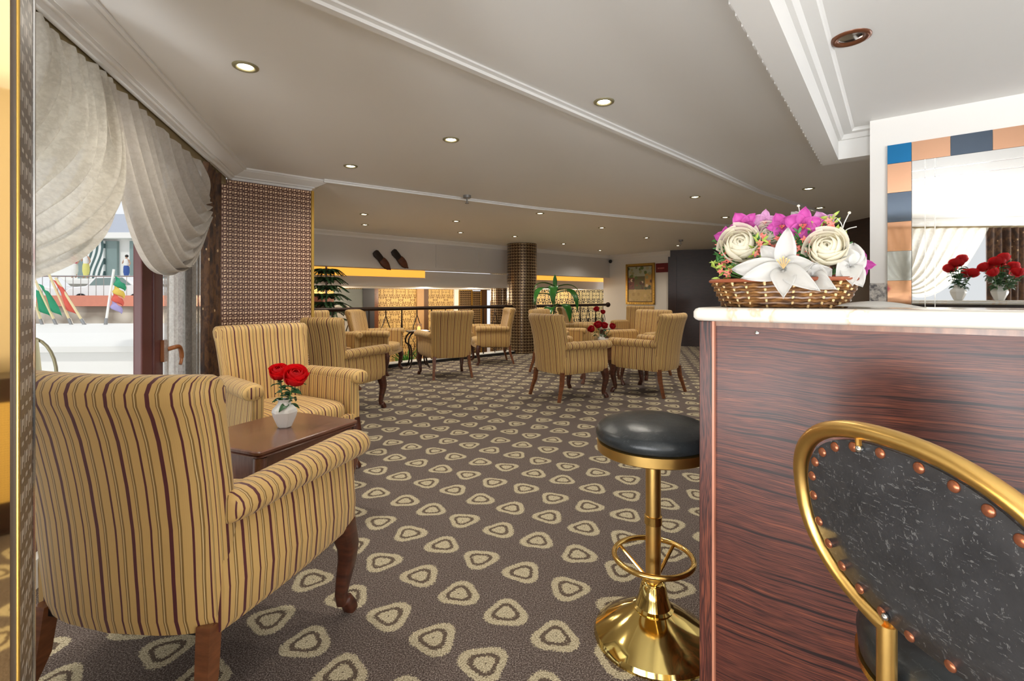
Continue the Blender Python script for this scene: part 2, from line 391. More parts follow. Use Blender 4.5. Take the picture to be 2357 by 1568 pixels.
def lathe(bm, prof, n=24, c=(0, 0, 0), sx=1, sy=1):
    rings = []
    for r, z in prof:
        rings.append([bm.verts.new((c[0] + max(r, 1e-4) * math.cos(2 * PI * k / n) * sx, c[1] + max(r, 1e-4) * math.sin(2 * PI * k / n) * sy, c[2] + z)) for k in range(n)])
    bridge(bm, rings)
def LT(prof, n=24, c=(0, 0, 0), **kw):
    bm = bmesh.new(); lathe(bm, prof, n, c, **kw); return bm
def grid(bm, fn, nu, nv):
    V = [[bm.verts.new(fn(i / nu, j / nv)) for j in range(nv + 1)] for i in range(nu + 1)]
    for i in range(nu):
        for j in range(nv): bm.faces.new((V[i][j], V[i + 1][j], V[i + 1][j + 1], V[i][j + 1]))
def catmull(pts, sub=6):
    P = [Vector(p) for p in pts]; out = []
    for i in range(len(P) - 1):
        p0 = P[max(i - 1, 0)]; p1 = P[i]; p2 = P[i + 1]; p3 = P[min(i + 2, len(P) - 1)]
        for k in range(sub):
            t = k / sub
            out.append(.5 * ((2 * p1) + (p2 - p0) * t + (2 * p0 - 5 * p1 + 4 * p2 - p3) * t * t + (3 * p1 - p0 - 3 * p2 + p3) * t ** 3))
    out.append(P[-1]); return out
def profile_run(bm, path, prof):
    """path 2-D points, prof (offset to the left of travel, z); mitred"""
    rings = []; m = len(path); P = [Vector(p) for p in path]
    for i in range(m):
        d0 = (P[i] - P[i - 1]).normalized() if i else (P[1] - P[0]).normalized()
        d1 = (P[i + 1] - P[i]).normalized() if i < m - 1 else d0
        n0 = Vector((-d0.y, d0.x)); n1 = Vector((-d1.y, d1.x)); nn = (n0 + n1)
        nn = nn / max(nn.dot(n0), .15) if nn.length > 1e-6 else n0
        rings.append([bm.verts.new((P[i].x + nn.x * o, P[i].y + nn.y * o, z)) for o, z in prof])
    bridge(bm, rings)
def petal(bm, base, tip, width, up, cup=.3, nu=5, nv=4, point=1.0, droop=0.0):
    """a curved petal from base to tip; up = normal side"""
    base = Vector(base); tip = Vector(tip); d = tip - base; L = d.length; up = Vector(up)
    side = d.cross(up).normalized(); nrm = side.cross(d).normalized()
    def fn(u, v):
        w = width * (math.sin(PI * min(u ** .75, 1) * .93 + .12) ** point) if u < 1 else width * .04
        vv = v * 2 - 1
        return base + d * u + side * (w * .5 * vv) + nrm * (cup * width * (vv * vv - .5) + L * .12 * math.sin(PI * u) - droop * L * u * u)
    grid(bm, fn, nu, nv)

# ------------------------------------------------------------------ camera
cd = bpy.data.cameras.new('camera'); cam = bpy.data.objects.new('camera', cd); COL.objects.link(cam)
cam.location = (0, 0, EYE); cam.rotation_euler = (R(90), 0, 0)
cd.sensor_width = 36; cd.sensor_fit = 'HORIZONTAL'; cd.lens = F / 2357 * 36; cd.shift_y = -(784 - HY) / 2357; cd.clip_start = .02; cd.clip_end = 300
scene.camera = cam

# ------------------------------------------------------------------ frames of reference
U0 = Vector((-1.564, 1.75)); DW = Vector((-.311, 1)).normalized(); NW = Vector((-DW.y, DW.x))   # window wall
def W(s, o, z=0.0):
    p = U0 + DW * s + NW * o; return Vector((p.x, p.y, z))
def ray_w(px, py, o):
    return on_plane(px, py, NW, o + U0.dot(NW))
UC = Vector((-2.36, 4.31)); DP = Vector((.763, .646)).normalized(); NP = Vector((-DP.y, DP.x))    # far pier
def PP(t, o, z=0.0):
    p = UC + DP * t + NP * o; return Vector((p.x, p.y, z))
E1 = Vector((.784, -.621)).normalized(); E2 = Vector((.621, .784)).normalized()                 # bar axes
def BAR(s, n, z=0.0):
    p = E1 * s + E2 * n; return Vector((p.x, p.y, z))
BARROT = math.atan2(E1.y, E1.x)
DR = Vector((.727, .687)).normalized(); NR = Vector((-DR.y, DR.x))                                # balustrade line
R0 = Vector((-.12, 10.2))
def RL(t, o, z=0.0):
    p = R0 + DR * t + NR * o; return Vector((p.x, p.y, z))
FD = Vector((1, .875)).normalized(); FN = Vector((-FD.y, FD.x)); F0 = Vector((0, 11.15))          # fascia line
def FA(t, o, z=0.0):
    p = F0 + FD * t + FN * o; return Vector((p.x, p.y, z))

# ------------------------------------------------------------------ setting
bm = bmesh.new()
fl = [W(-7, .45), W(2.9, .45), (-2.62, 4.5), (-3.4, 7.0), RL(-4.5, .12), RL(3.7, .12), (2.6, 13.0), (4.0, 12.2), (5.4, 11.8), (5.4, -5.0)]
prism(bm, [(p[0], p[1]) for p in fl], -.25, 0); struct('floor', bm, M['carpet'], smooth=False)
bm = bmesh.new()
cl = [W(-7, .5), W(2.9, .5), (-2.6, 4.6), (-3.65, 7.0), (-3.95, 7.9), FA(-5, .3), FA(4.6, .3), (4.1, 13.4), (5.6, 12), (5.6, -5.0)]
prism(bm, [(p[0], p[1]) for p in cl], CEIL, CEIL + .12); struct('ceiling', bm, M['ceil'], smooth=False)
# window wall: piers, lintel, sills between openings
def wallseg(bm, s0, s1, z0, z1, o0=.30, o1=.46):
    prism(bm, [W(s0, o0)[:2], W(s1, o0)[:2], W(s1, o1)[:2], W(s0, o1)[:2]], z0, z1)
bm = bmesh.new()
wins = [(-5.6, -3.2), (-2.9, -1.2), (-.75, 2.25)]
prev = -7.0
for a, b in wins:
    wallseg(bm, prev, a, 0, CEIL); wallseg(bm, a, b, 2.24, CEIL); wallseg(bm, a, b, 0, .12); prev = b
wallseg(bm, prev, 2.62, 0, CEIL, .37)
struct('wall_left', bm, M['plaster'], smooth=False)
bm = bmesh.new(); prism(bm, [(-2.55, 4.62), (-3.55, 7.0), (-3.7, 7.0), (-2.68, 4.55)], 0, CEIL)
prism(bm, [(-3.55, 7.0), (-4.5, 10.0), (-5.6, 13.4), (-5.8, 13.4), (-4.65, 10.0), (-3.7, 7.0)], -1.2, CEIL); struct('wall_left_far', bm, M['plaster'], smooth=False)
# window frames
def window(i, s0, s1, mull):
    r = thing('window_%d' % i, '', 'window'); del r['label']; del r['category']; r['kind'] = 'structure'
    def vbar(s, w, z0=.12, z1=2.24, o=.34, d=.06, name='window_frame'):
        bm = bmesh.new(); prism(bm, [W(s - w / 2, o)[:2], W(s + w / 2, o)[:2], W(s + w / 2, o + d)[:2], W(s - w / 2, o + d)[:2]], z0, z1); return bm
    bm = vbar(s0 + .03, .06)
    for s in [s1 - .03]: prism(bm, [W(s - .03, .34)[:2], W(s + .03, .34)[:2], W(s + .03, .40)[:2], W(s - .03, .40)[:2]], .12, 2.24)
    for z in (.12, 2.18): prism(bm, [W(s0 + .06, .34)[:2], W(s1 - .06, .34)[:2], W(s1 - .06, .4)[:2], W(s0 + .06, .4)[:2]], z, z + .06)
    obj('window_frame', bm, M['winframe'], r, smooth=False)
    for (s, w) in mull:
        obj('mullion', vbar(s, w, .18, 2.18, .335, .05), M['winframe'], r, smooth=False, bevel=.008)
    return r
window(1, -.75, 2.25, [(1.525, .15), (1.715, .15)])
window(2, -2.9, -1.2, [(-2.05, .09)])
window(3, -5.6, -3.2, [(-4.4, .09)])
w1 = bpy.data.objects['window_1']
hp = ray_w(373, 808, .335)
bm = bmesh.new()
ex = Vector((DW.x, DW.y, 0)); ez = Vector((0, 0, 1)); en = Vector((NW.x, NW.y, 0))
c = hp - en * .012
for dz in (0,):
    v = box(bm, (0, 0, 0), (.06, .03, .15), Matrix.Rotation(math.atan2(DW.y, DW.x), 3, 'Z'))
    for q in v: q.co += c
obj('handle_plate', bm, M['handle'], w1, bevel=.006)
pts = [c - en * .02 + ez * .01, c - en * .05 + ex * .03 + ez * .02, c - en * .06 + ex * .09 + ez * .018, c - en * .06 + ex * .135 - ez * .02, c - en * .06 + ex * .145 - ez * .07, c - en * .06 + ex * .12 - ez * .11]
obj('window_handle', TB(catmull(pts, 5), [.015] * 20 + [.011] * 6, 10), M['handle'], w1)

# crown moulding along the window wall and around the pier
prof = [(0, CEIL + .001), (0, CEIL - .012), (.012, CEIL - .02), (.018, CEIL - .012), (.026, CEIL - .024), (.10, CEIL - .062), (.108, CEIL - .058), (.114, CEIL - .072), (.13, CEIL - .078), (.135, CEIL - .10), (.16, CEIL - .10), (.16, CEIL + .001)]
bm = bmesh.new(); profile_run(bm, [W(-7, 0)[:2], UC[:], PP(.74, 0)[:2], PP(.74, .4)[:2]], prof); struct('trim_1', bm, M['ceil'], ang=20)
# pelmet batten under the crown
bm = bmesh.new(); prism(bm, [W(-7, .17)[:2], W(2.72, .17)[:2], W(2.72, .21)[:2], W(-7, .21)[:2]], CEIL - .15, CEIL - .001); struct('trim_2', bm, flat('olive_batten', (138, 120, 82), .6), smooth=False)
# ceiling mouldings (two long ribs following a gentle bend)
def cp(px, py): p = floor_pt(px, py, CEIL); return (p.x, p.y)
def cpt(px, py):
    Y = (CEIL - EYE) * F / (HY - py); return Vector(((px - CX) / F * Y, Y, CEIL))
rib1 = [cpt(*p).to_2d() for p in [(740, 4), (1300, 246), (1600, 376), (1741, 440), (1879, 486)]]
d = (rib1[1] - rib1[0]).normalized(); rib1 = [rib1[0] - d * 4.0] + rib1; rib1.append(rib1[-1] + (rib1[-1] - rib1[-2]).normalized() * 1.2)
def ribprof(w, h): return [(-w / 2, CEIL + .001), (-w / 2, CEIL - h * .35), (-w * .28, CEIL - h * .5), (-w * .25, CEIL - h), (w * .1, CEIL - h), (w * .14, CEIL - h * .6), (w * .3, CEIL - h * .6), (w * .34, CEIL - h * .3), (w / 2, CEIL - h * .3), (w / 2, CEIL + .001)]
bm = bmesh.new(); profile_run(bm, [p[:] for p in rib1], ribprof(.10, .028)); struct('trim_3', bm, M['ceil'], ang=20)
rib2 = [cpt(*p).to_2d() for p in [(745, 413), (1075, 457), (1240, 478), (1500, 503), (1690, 519)]]
rib2.append(rib2[-1] + (rib2[-1] - rib2[-2]).normalized() * 1.9)
bm = bmesh.new(); profile_run(bm, [p[:] for p in rib2], ribprof(.06, .03)); struct('trim_4', bm, M['ceil'], ang=20)

# dropped beam over the bar and its return to the column
zb = 2.17
b0 = Vector((.703, 1.583)); bd = Vector((.795, 1)).normalized(); bn = Vector((bd.y, -bd.x))
bs = b0 - bd * 5.2; be = Vector((2.295, 3.58))
bm = bmesh.new()
ret = be + bn * .75
prism(bm, [bs[:], be[:], ret[:], (ret - bd * .12)[:], (be + bn * .105 - bd * .12)[:], (bs + bn * .105)[:]], zb, CEIL + .001)
struct('trim_5', bm, M['ceil'], smooth=False)
# beading on the beam edge
bm = bmesh.new()
for k in range(46):
    p = be - bd * (.03 + k * .085)
    box(bm, (p.x - bn.x * .004, p.y - bn.y * .004, zb + .012), (.010, .045, .014), Matrix.Rotation(math.atan2(bd.y, bd.x) - PI / 2, 3, 'Z'))
struct('trim_6', bm, M['ceil'])
# flat cornice inside the beam
bm = bmesh.new()
ca = be - bd * .12 + bn * .105; cb = bs + bn * .105
profile_run(bm, [(be + bn * .62 - bd * .12)[:], ca[:], cb[:]], [(0, CEIL + .001), (0, CEIL - .05), (.02, CEIL - .05), (.035, CEIL - .02), (.085, CEIL - .02), (.09, CEIL - .008), (.10, CEIL + .001)])
struct('trim_7', bm, M['ceil'], ang=20)

# ---- mirror wall behind the bar
MO = Vector((2.34, 3.17)); MN = MO.dot(E2); MS = MO.dot(E1)
def MW(t, o, z=0.0): return BAR(MS + t, MN + o, z)
bm = bmesh.new(); prism(bm, [MW(0, 0)[:2], MW(4.6, 0)[:2], MW(4.6, .2)[:2], MW(0, .2)[:2]], 0, CEIL); struct('wall_right', bm, M['plaster'], smooth=False)
bm = bmesh.new(); prism(bm, [MW(-.002, -.012)[:2], MW(.085, -.012)[:2], MW(.085, 0)[:2], MW(-.002, 0)[:2]], 1.0, 1.29)
t = NT('grey_veined_marble'); nz = t.noise(t.geo(), 14, 6, .7)
struct('trim_8', bm, t.set(Base_Color=t.ramp(nz, [(.4, srgb(96, 94, 96)), (.55, srgb(206, 200, 192)), (.7, srgb(150, 146, 146))]), Roughness=.25), smooth=False)
bm = bmesh.new(); prism(bm, [MW(-.35, -.5)[:2], MW(4, -.5)[:2], MW(4, -.002)[:2], MW(-.35, -.002)[:2]], 1.0, 1.03)

bm.free()
mz0, mz1 = 1.0, 2.049
gr = thing('wall_mirror', 'large silver wall mirror behind the bar bordered with blue, copper and navy squares', 'mirror', MW(.21, 0, mz0))
def loc(o, p): o.data.transform(Matrix.Translation(-Vector(p))); return o
def mwbox(t0, t1, z0, z1, th, o=0):
    bm = bmesh.new(); prism(bm, [MW(t0, -th - o)[:2], MW(t1, -th - o)[:2], MW(t1, -o)[:2], MW(t0, -o)[:2]], z0, z1); return bm
g0 = MW(.21, 0, mz0)
loc(obj('glass', mwbox(.212, 3.4, mz0, mz1, .012, .001), M['mirror'], gr, smooth=False), g0)
for (t0, t1, z0, z1) in [(.272, .277, mz0, mz1), (.318, .323, mz0, mz1), (.212, 3.4, 1.932, 1.937), (.212, 3.4, 1.985, 1.990), (.212, 3.4, 1.165, 1.17), (.212, 3.4, 1.115, 1.12)]:
    loc(obj('bevel_line', mwbox(t0, t1, z0, z1, .0035, .0125), M['glass'], bpy.data.objects['glass']), g0)
def tile(t0, t1, z0, z1, mt):
    bm = mwbox(t0 + .001, t1 - .001, z0 + .001, z1 - .001, .008, .001)
    bm.faces.ensure_lookup_table()
    ff = [f for f in bm.faces if abs(f.calc_center_median().to_2d().dot(E2) - (MN - .009)) < 1e-4]
    r = bmesh.ops.inset_region(bm, faces=ff, thickness=.016)
    for f in ff:
        for v in f.verts: v.co -= Vector((E2.x, E2.y, 0)) * .007
    loc(obj('mirror_tile', bm, mt, gr, smooth=False), g0)
tile(.09, .21, 2.049, 2.169, M['blue'])
seq = [M['copper'], M['navy'], M['copper'], M['blue'], M['copper'], M['navy'], M['copper'], M['silver']]
for k in range(8): tile(.21 + k * .181, .21 + (k + 1) * .181, 2.049, 2.169, seq[k])
zc = 2.049
for mt in [M['copper'], M['navy'], M['copper'], M['silver'], M['copper']]:
    tile(.09, .21, zc - .186, zc, mt); zc -= .186

# ---- far walls: fascia, cove, lower level, damask wall
def faseg(bm, t0, t1, o0, o1, z0, z1): prism(bm, [FA(t0, o0)[:2], FA(t1, o0)[:2], FA(t1, o1)[:2], FA(t0, o1)[:2]], z0, z1)
def quad_uv(p0, d2):
    d2 = Vector((d2[0], d2[1], 0))
    return lambda co, n: ((co - p0).dot(d2), co.z)
bm = bmesh.new(); faseg(bm, -4.95, 4.05, 0, .3, 1.74, CEIL)
for a, b, c_, d_ in [(-2.05, -2.02, 1.80, 2.25), (-.98, -.95, 1.80, 2.25), (-2.02, -.98, 1.80, 1.83), (-2.02, -.98, 2.22, 2.25)]: faseg(bm, a, b, -.012, 0, c_, d_)
struct('wall_far', bm, M['fascia'], smooth=False)
bm = bmesh.new(); profile_run(bm, [FA(-4.9, -.09)[:2], FA(4.0, -.09)[:2]], [(0, CEIL + .001), (0, CEIL - .012), (.03, CEIL - .03), (.06, CEIL - .05), (.07, CEIL - .08), (.09, CEIL - .08), (.09, CEIL + .001)]); struct('trim_9', bm, M['ceil'], ang=20)
bm = bmesh.new(); faseg(bm, -4.8, -2.0, .5, .56, 1.605, 1.80); faseg(bm, 1.0, 4.05, .5, .56, 1.64, 1.80); struct('trim_10', bm, M['orange'], smooth=False)  # lit back of the cove: its amber light is put in as emission
bm = bmesh.new(); faseg(bm, -4.8, 4.05, .5, .62, 1.46, 1.604); faseg(bm, -4.8, 4.05, .30, .62, 1.80, 1.83); faseg(bm, 1.0, 4.05, .505, .60, 1.60, 1.64); faseg(bm, -2.0, 1.0, .49, .56, 1.59, 1.74); faseg(bm, -4.3, 4.05, .5, 4.0, 1.42, 1.46); struct('trim_11', bm, M['plaster'], smooth=False)
WO = 4.35 / math.sqrt(1 + .875 ** 2)
bm = bmesh.new(); faseg(bm, -4.3, 1.3, WO, WO + .15, -1.2, 1.43); struct('wall_far_lower', bm, M['damask'], smooth=False, uv=quad_uv(FA(0, 0), FD))
bm = bmesh.new(); faseg(bm, 1.3, 6.5, 1.6, 1.75, -1.2, 1.62); struct('wall_far_lower_right', bm, M['damask2'], smooth=False, uv=quad_uv(FA(0, 0), FD))
bm = bmesh.new(); prism(bm, [(-4.6, 6), (9, 6), (9, 24), (-6.2, 24)], -1.35, -1.2)
struct('floor_lower', bm, flat('lower_floor_tile', (150, 120, 84), .4), smooth=False)
def wall_panel(name, px0, px1, z0, z1, mt, label, cat, o=.03, trimm=None, uv=True):
    n2 = FN; d_ = F0.dot(FN) + WO - o
    a = on_plane(px0, HY, n2, d_); b = on_plane(px1, HY, n2, d_)
    bm = bmesh.new(); prism(bm, [a[:2], b[:2], (b.to_2d() + FN * (o - .002))[:], (a.to_2d() + FN * (o - .002))[:]], z0, z1)
    ob = obj(name, bm, mt, smooth=False, uv=quad_uv(FA(0, 0), FD))
    if label: tag(ob, label, cat)
    return ob, a, b
tvr = thing('wall_screen', 'wide grey flat screen in a dark frame on the far lower wall', 'screen')
ob, a, b = wall_panel('screen_glass', 770, 836, .2, 1.40, flat('grey_screen', (120, 124, 122), .15), '', '', .05); ob.parent = tvr
del ob
ob, a, b = wall_panel('frame', 836, 862, .1, 1.42, flat('dark_grey_frame', (58, 58, 62), .4), '', '', .07); ob.parent = tvr
for (x0, x1, mt, lb, nm, ct) in [(862, 871, M['legtan'], 'narrow brown wooden post beside the grey screen on the far lower wall', 'wall_post', 'post'), (960, 976, flat('tan_panel', (186, 146, 100), .5), 'plain tan wall panel between the gold damask strips', 'wall_panel', 'panel'),
        (976, 986, flat('brown_post', (92, 60, 34), .5), 'dark brown wall post right of the plain tan panel', 'wall_post', 'post'), (1046, 1056, M['plaster'], 'narrow white wall strip left of the fretwork screens', 'wall_strip', 'panel'),
        (1108, 1121, flat('brown_post', (92, 60, 34), .5), 'dark brown wall post right of the two fretwork screens', 'wall_post', 'post')]:
    wall_panel(nm, x0, x1, -1.2, 1.42, mt, lb, ct, .05)
for (x0, x1, lb) in [(1058, 1085, 'wider left fretwork screen with gold edges on the far lower wall'), (1088, 1107, 'narrower right fretwork screen with gold edges on the far lower wall')]:
    rt = thing('fretwork_screen', lb, 'screen')
    ob, a, b = wall_panel('fretwork', x0, x1, -.6, 1.38, M['latticem'], '', '', .06); ob.parent = rt
    ob, a, b = wall_panel('gold_edge', x0 - 1.6, x0, -.6, 1.38, M['gold'], '', '', .07); ob.parent = rt
    ob, a, b = wall_panel('gold_edge', x1, x1 + 1.6, -.6, 1.38, M['gold'], '', '', .07); ob.parent = rt
# right far white wall with the painting, wenge wall block
QA = Vector((2.71, 13.55)); QB = Vector((3.98, 12.02)); QD = (QB - QA).normalized(); QN = Vector((-QD.y, QD.x))   # QN points away from camera? fixed below
if QN.dot(QA) < 0: QN = -QN
def Q(t, o, z=0.0): p = QA + QD * t + QN * o; return Vector((p.x, p.y, z))
QL = (QB - QA).length
bm = bmesh.new(); prism(bm, [Q(-.2, 0)[:2], Q(QL, 0)[:2], Q(QL, .2)[:2], Q(-.2, .2)[:2]], -1.2, CEIL); struct('wall_far_right', bm, M['plaster'], smooth=False)
bm = bmesh.new(); profile_run(bm, [Q(-.1, -.08)[:2], Q(QL, -.08)[:2]], [(0, CEIL + .001), (0, CEIL - .02), (.05, CEIL - .07), (.06, CEIL - .1), (.08, CEIL - .1), (.08, CEIL + .001)]); struct('trim_12', bm, M['plaster'], ang=20)
bm = bmesh.new(); prism(bm, [(3.9, 11.95), (5.2, 11.45), (5.35, 11.7), (4.05, 12.25)], 0, CEIL)
prism(bm, [(3.84, 11.93), (4.02, 11.86), (4.06, 11.95), (3.88, 12.02)], 0, CEIL - .16)
prism(bm, [(5.1, 11.5), (5.2, 2.6), (5.35, 2.6), (5.35, 11.6)], 0, CEIL); struct('wall_right_far', bm, M['darkwood'], smooth=False)
# back of the room: unseen front of slim posts, left open to let sky light in, cream wall piece
bm = bmesh.new()
for x in (.9, 2.2, 3.5, 4.8): box(bm, (x, -4.9, CEIL / 2), (.12, .12, CEIL))
box(bm, (3.0, -4.9, .1), (5.2, .12, .2)); box(bm, (3.0, -4.9, CEIL - .1), (5.2, .12, .2)); struct('wall_back', bm, M['plaster'], smooth=False)

# ------------------------------------------------------------------ far lattice pier
pr = thing('fretwork_pier', 'square pier clad in brown fretwork over cream beside the window drape', 'pier', PP(.3, .2))
o0 = PP(.3, .2)
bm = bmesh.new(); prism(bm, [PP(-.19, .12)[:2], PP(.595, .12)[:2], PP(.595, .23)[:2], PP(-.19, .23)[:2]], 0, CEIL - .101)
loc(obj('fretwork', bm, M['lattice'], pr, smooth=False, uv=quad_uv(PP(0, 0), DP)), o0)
bm = bmesh.new(); prism(bm, [PP(.596, .112)[:2], PP(.622, .112)[:2], PP(.622, .23)[:2], PP(.596, .23)[:2]], 0, CEIL - .101)
loc(obj('gold_edge', bm, M['gold'], pr, smooth=False), o0)
# near pier: bronze mirror face, gold corner, grey fretwork side
A = Vector((-.6335, .62)); Bq = Vector((-.731, .740)); C_ = Vector((-1.42, .98)); D_ = Vector((-1.30, .08))
nr = thing('mirror_pier', 'tall pier with gold-tinted mirror face and grey fretwork side at the left edge', 'pier', (-1.1, .6, 0)); o0 = Vector((-1.1, .6, 0))
cc = Vector((-1.05, .62))
def ins(p, k=.012): return (p + (cc - p).normalized() * k)
bm = bmesh.new(); prism(bm, [ins(A)[:], ins(Bq)[:], ins(C_)[:], ins(D_)[:]], 0, CEIL); loc(obj('core', bm, M['darkwood'], nr, smooth=False), o0)
def slab(P, Qp, th, z0, z1):
    d = (Qp - P).normalized(); n = Vector((-d.y, d.x))
    if n.dot(cc - P) < 0: n = -n
    bm = bmesh.new(); prism(bm, [P[:], Qp[:], (Qp + n * th)[:], (P + n * th)[:]], z0, z1); return bm
dAD = (D_ - A).normalized(); dAB = (Bq - A).normalized()
loc(obj('mirror_face', slab(A + dAD * .006, D_, .008, 0, CEIL), M['bronze'], nr, smooth=False), o0)
loc(obj('fretwork', slab(A + dAB * .006, Bq - dAB * .004, .008, 0, CEIL), M['latticeg'], nr, smooth=False, uv=quad_uv(Vector((A.x, A.y, 0)), dAB)), o0)
bm = bmesh.new(); loop_tube(bm, [(A.x + .001, A.y + .001, 0), (A.x + .001, A.y + .001, CEIL)], .0018, 8); loc(obj('gold_corner_trim', bm, M['gold'], nr), o0)
bm = bmesh.new(); loop_tube(bm, [(Bq.x, Bq.y, 0), (Bq.x, Bq.y, CEIL)], .003, 8); loc(obj('chrome_corner_trim', bm, M['chrome'], nr), o0)
loc(obj('side_panel', slab(Bq, C_, .008, 0, CEIL), M['plaster'], nr, smooth=False), o0)

# ------------------------------------------------------------------ round mosaic pillars
def pillar(cx, cy, r, z0, z1, label):
    bm = bmesh.new(); lathe(bm, [(r, z0), (r, z1)], 40, (cx, cy, 0))
    ob = obj('round_pillar', bm, M['latticem'], ang=60, uv=lambda co, n: (math.atan2(co.y - cy, co.x - cx) * r, co.z)); tag(ob, label, 'pillar'); return ob
pillar(.215, 10.55, .325, 0, CEIL, 'thick round pillar clad in shiny brown mosaic from floor to ceiling')
pillar(-.235, 12.3, .32, -1.2, 1.80, 'second mosaic pillar rising from the lower level behind the thick one')

# ------------------------------------------------------------------ curtains
def bez(a, b, c, t): return a * (1 - t) ** 2 + b * 2 * t * (1 - t) + c * t * t
def swag(name, starts, ctrls, ends, o, folds, amp, label, cat='curtain', mat=None):
    """fibres interpolated between pixel-measured rod, belly and gather points on the curtain plane"""
    def lerp(L, k):
        x = k * (len(L) - 1); i = min(int(x), len(L) - 2); f = x - i
        return L[i] * (1 - f) + L[i + 1] * f
    S, Cn, E = [[ray_w(px, py, o) for px, py in L] for L in (starts, ctrls, ends)]
    bm = bmesh.new()
    def fn(k, v):
        p = bez(lerp(S, k), lerp(Cn, k), lerp(E, k), v)
        a = amp * (.35 + .65 * math.sin(PI * min(1, v * 1.1 + .05)))
        w = math.sin(k * folds * 2 * PI + 1.2 * math.sin(k * 9)) + .4 * math.sin(k * folds * 5.3 + v * 3)
        gat = math.sin(k * folds * 11) * .25 * math.exp(-v * 14)
        q = p - Vector((NW.x, NW.y, 0)) * (a * (w + gat) * .5 + .01)
        return q
    grid(bm, fn, int(folds * 9), 36)
    ob = obj(name, bm, mat or M['sheer'], recalc=False); return tag(ob, label, cat)
swag('swag_curtain', [(60, 22), (110, 66), (170, 118), (222, 160), (256, 192)], [(66, 150), (150, 230), (225, 380), (290, 500), (312, 590)], [(30, 300), (30, 400), (30, 490), (30, 570), (30, 650)], .15, 8, .085,
     'cream lace swag curtain sweeping to the lower left, beside the grey fretwork edge')
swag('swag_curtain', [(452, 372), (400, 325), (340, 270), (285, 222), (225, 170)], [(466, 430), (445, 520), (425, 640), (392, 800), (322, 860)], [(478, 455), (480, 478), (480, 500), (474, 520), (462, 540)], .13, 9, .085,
     'shaded cream lace swag curtain gathered to the right against the brown drape')
bpy.data.objects['swag_curtain.001'].data.materials[0] = m_sheer('lace_voile_shaded', (206, 200, 192), .06, .4)  # greyer copy of the lace: this swag's shade is put into its colour
# hanging tail of the right-hand panel
def hang(name, s0, s1, z0, z1, o, folds, amp, mat, label, taper=0.0, lean=0.0):
    bm = bmesh.new()
    def fn(k, v):
        s = s0 + (s1 - s0) * (k * (1 - taper * (1 - v)) + taper * (1 - v) * .9) + lean * v
        oo = o - amp * (math.sin(k * folds * 2 * PI) + .35 * math.sin(k * folds * 4.7 + v * 2)) * .5
        p = W(s, oo, z0 + (z1 - z0) * (1 - v)); return p
    grid(bm, fn, int(folds * 10), 20)
    ob = obj(name, bm, mat, recalc=False); return tag(ob, label, 'curtain')
def s_of(px, o):
    p = ray_w(px, HY, o); return (p.to_2d() - U0 - NW * o).dot(DW)
hang('lace_curtain', s_of(382, .30), s_of(482, .30), .06, 1.95, .315, 6, .028, M['voile'], 'straight white lace curtain tail hanging below the gathered right swag')
hang('brocade_drape', s_of(467, .16), s_of(512, .14), .05, 2.22, .16, 4, .06, M['brocade'], 'brown patterned brocade drape hanging between the lace and the fretwork pier')
# windows further back along the same wall, seen in the mirror
def swag_s(s0, s1, zt, zb_, side, label):
    bm = bmesh.new()
    def fn(k, v):
        a = W(s0 + (s1 - s0) * k, .15, zt); e = W(s1 + .02 if side > 0 else s0 - .02, .15, zt - .75 - .2 * k if side < 0 else zt - .95 + .2 * k)
        kk = (1 - k) if side > 0 else k
        c = (a + e) / 2 + Vector((0, 0, -(.15 + 1.1 * kk) * (zt - zb_) * .5))
        p = bez(a, c, e, v); return p - Vector((NW.x, NW.y, 0)) * (.05 * math.sin(k * 50) * (.3 + .7 * math.sin(PI * v)))
    grid(bm, fn, 90, 26); return tag(obj('swag_curtain', bm, M['sheer'], recalc=False), label, 'curtain')
swag_s(-4.2, -3.0, 2.22, .9, 1, 'white lace swag seen reflected in the bar mirror beside the brown drape')
swag_s(-3.05, -1.9, 2.22, .9, -1, 'white lace swag reflected at the left side of the bar mirror')
hang('brocade_drape', -4.9, -4.15, .05, 2.22, .14, 7, .08, M['brocade'], 'brown brocade drape seen reflected at the right of the bar mirror')

# ------------------------------------------------------------------ ARMCHAIR
STR = 'striped wing-sided armchair'
def back_bm():
    bm = bmesh.new(); rings = []
    # level: z, halfwidth, rear y, thickness
    Lv = [(.300, .275, -.275, .08), (.308, .292, -.318, .11), (.35, .298, -.328, .115), (.46, .300, -.338, .11), (.60, .304, -.350, .105), (.72, .309, -.368, .105), (.84, .316, -.392, .105), (.90, .320, -.410, .112), (.935, .325, -.424, .122), (.965, .327, -.428, .122), (.988, .322, -.420, .10), (1.0, .31, -.403, .06), (1.003, .288, -.388, .02)]
    n = 44
    for z, w, yr, th in Lv:
        ring = []
        for k in range(n):
            a = 2 * PI * k / n; ca, sa = math.cos(a), math.sin(a)
            x = w * math.copysign(abs(ca) ** .38, ca)
            yy = th * .5 * math.copysign(abs(sa) ** .5, sa)
            curve = .055 * (x / w) ** 2
            ring.append(bm.verts.new((x, yr + th * .5 + yy + curve, z)))
        rings.append(ring)
    bridge(bm, rings); return bm
def back_uv(co, n):
    z = co.z; w = .30 + max(0, z - .36) * .042
    k = min(1.15, abs(co.x) / w); e = max(0.0, min(1.0, (k - .88) / .12)); yr = -.32 - .17 * max(0, z - .35)
    return (math.copysign(k * .30 + e * max(0, co.y - yr), co.x), z)
def arm_pt(y, sgn):
    t = (y + .33) / .66
    return sgn * (.282 + .078 * max(0, t)), y
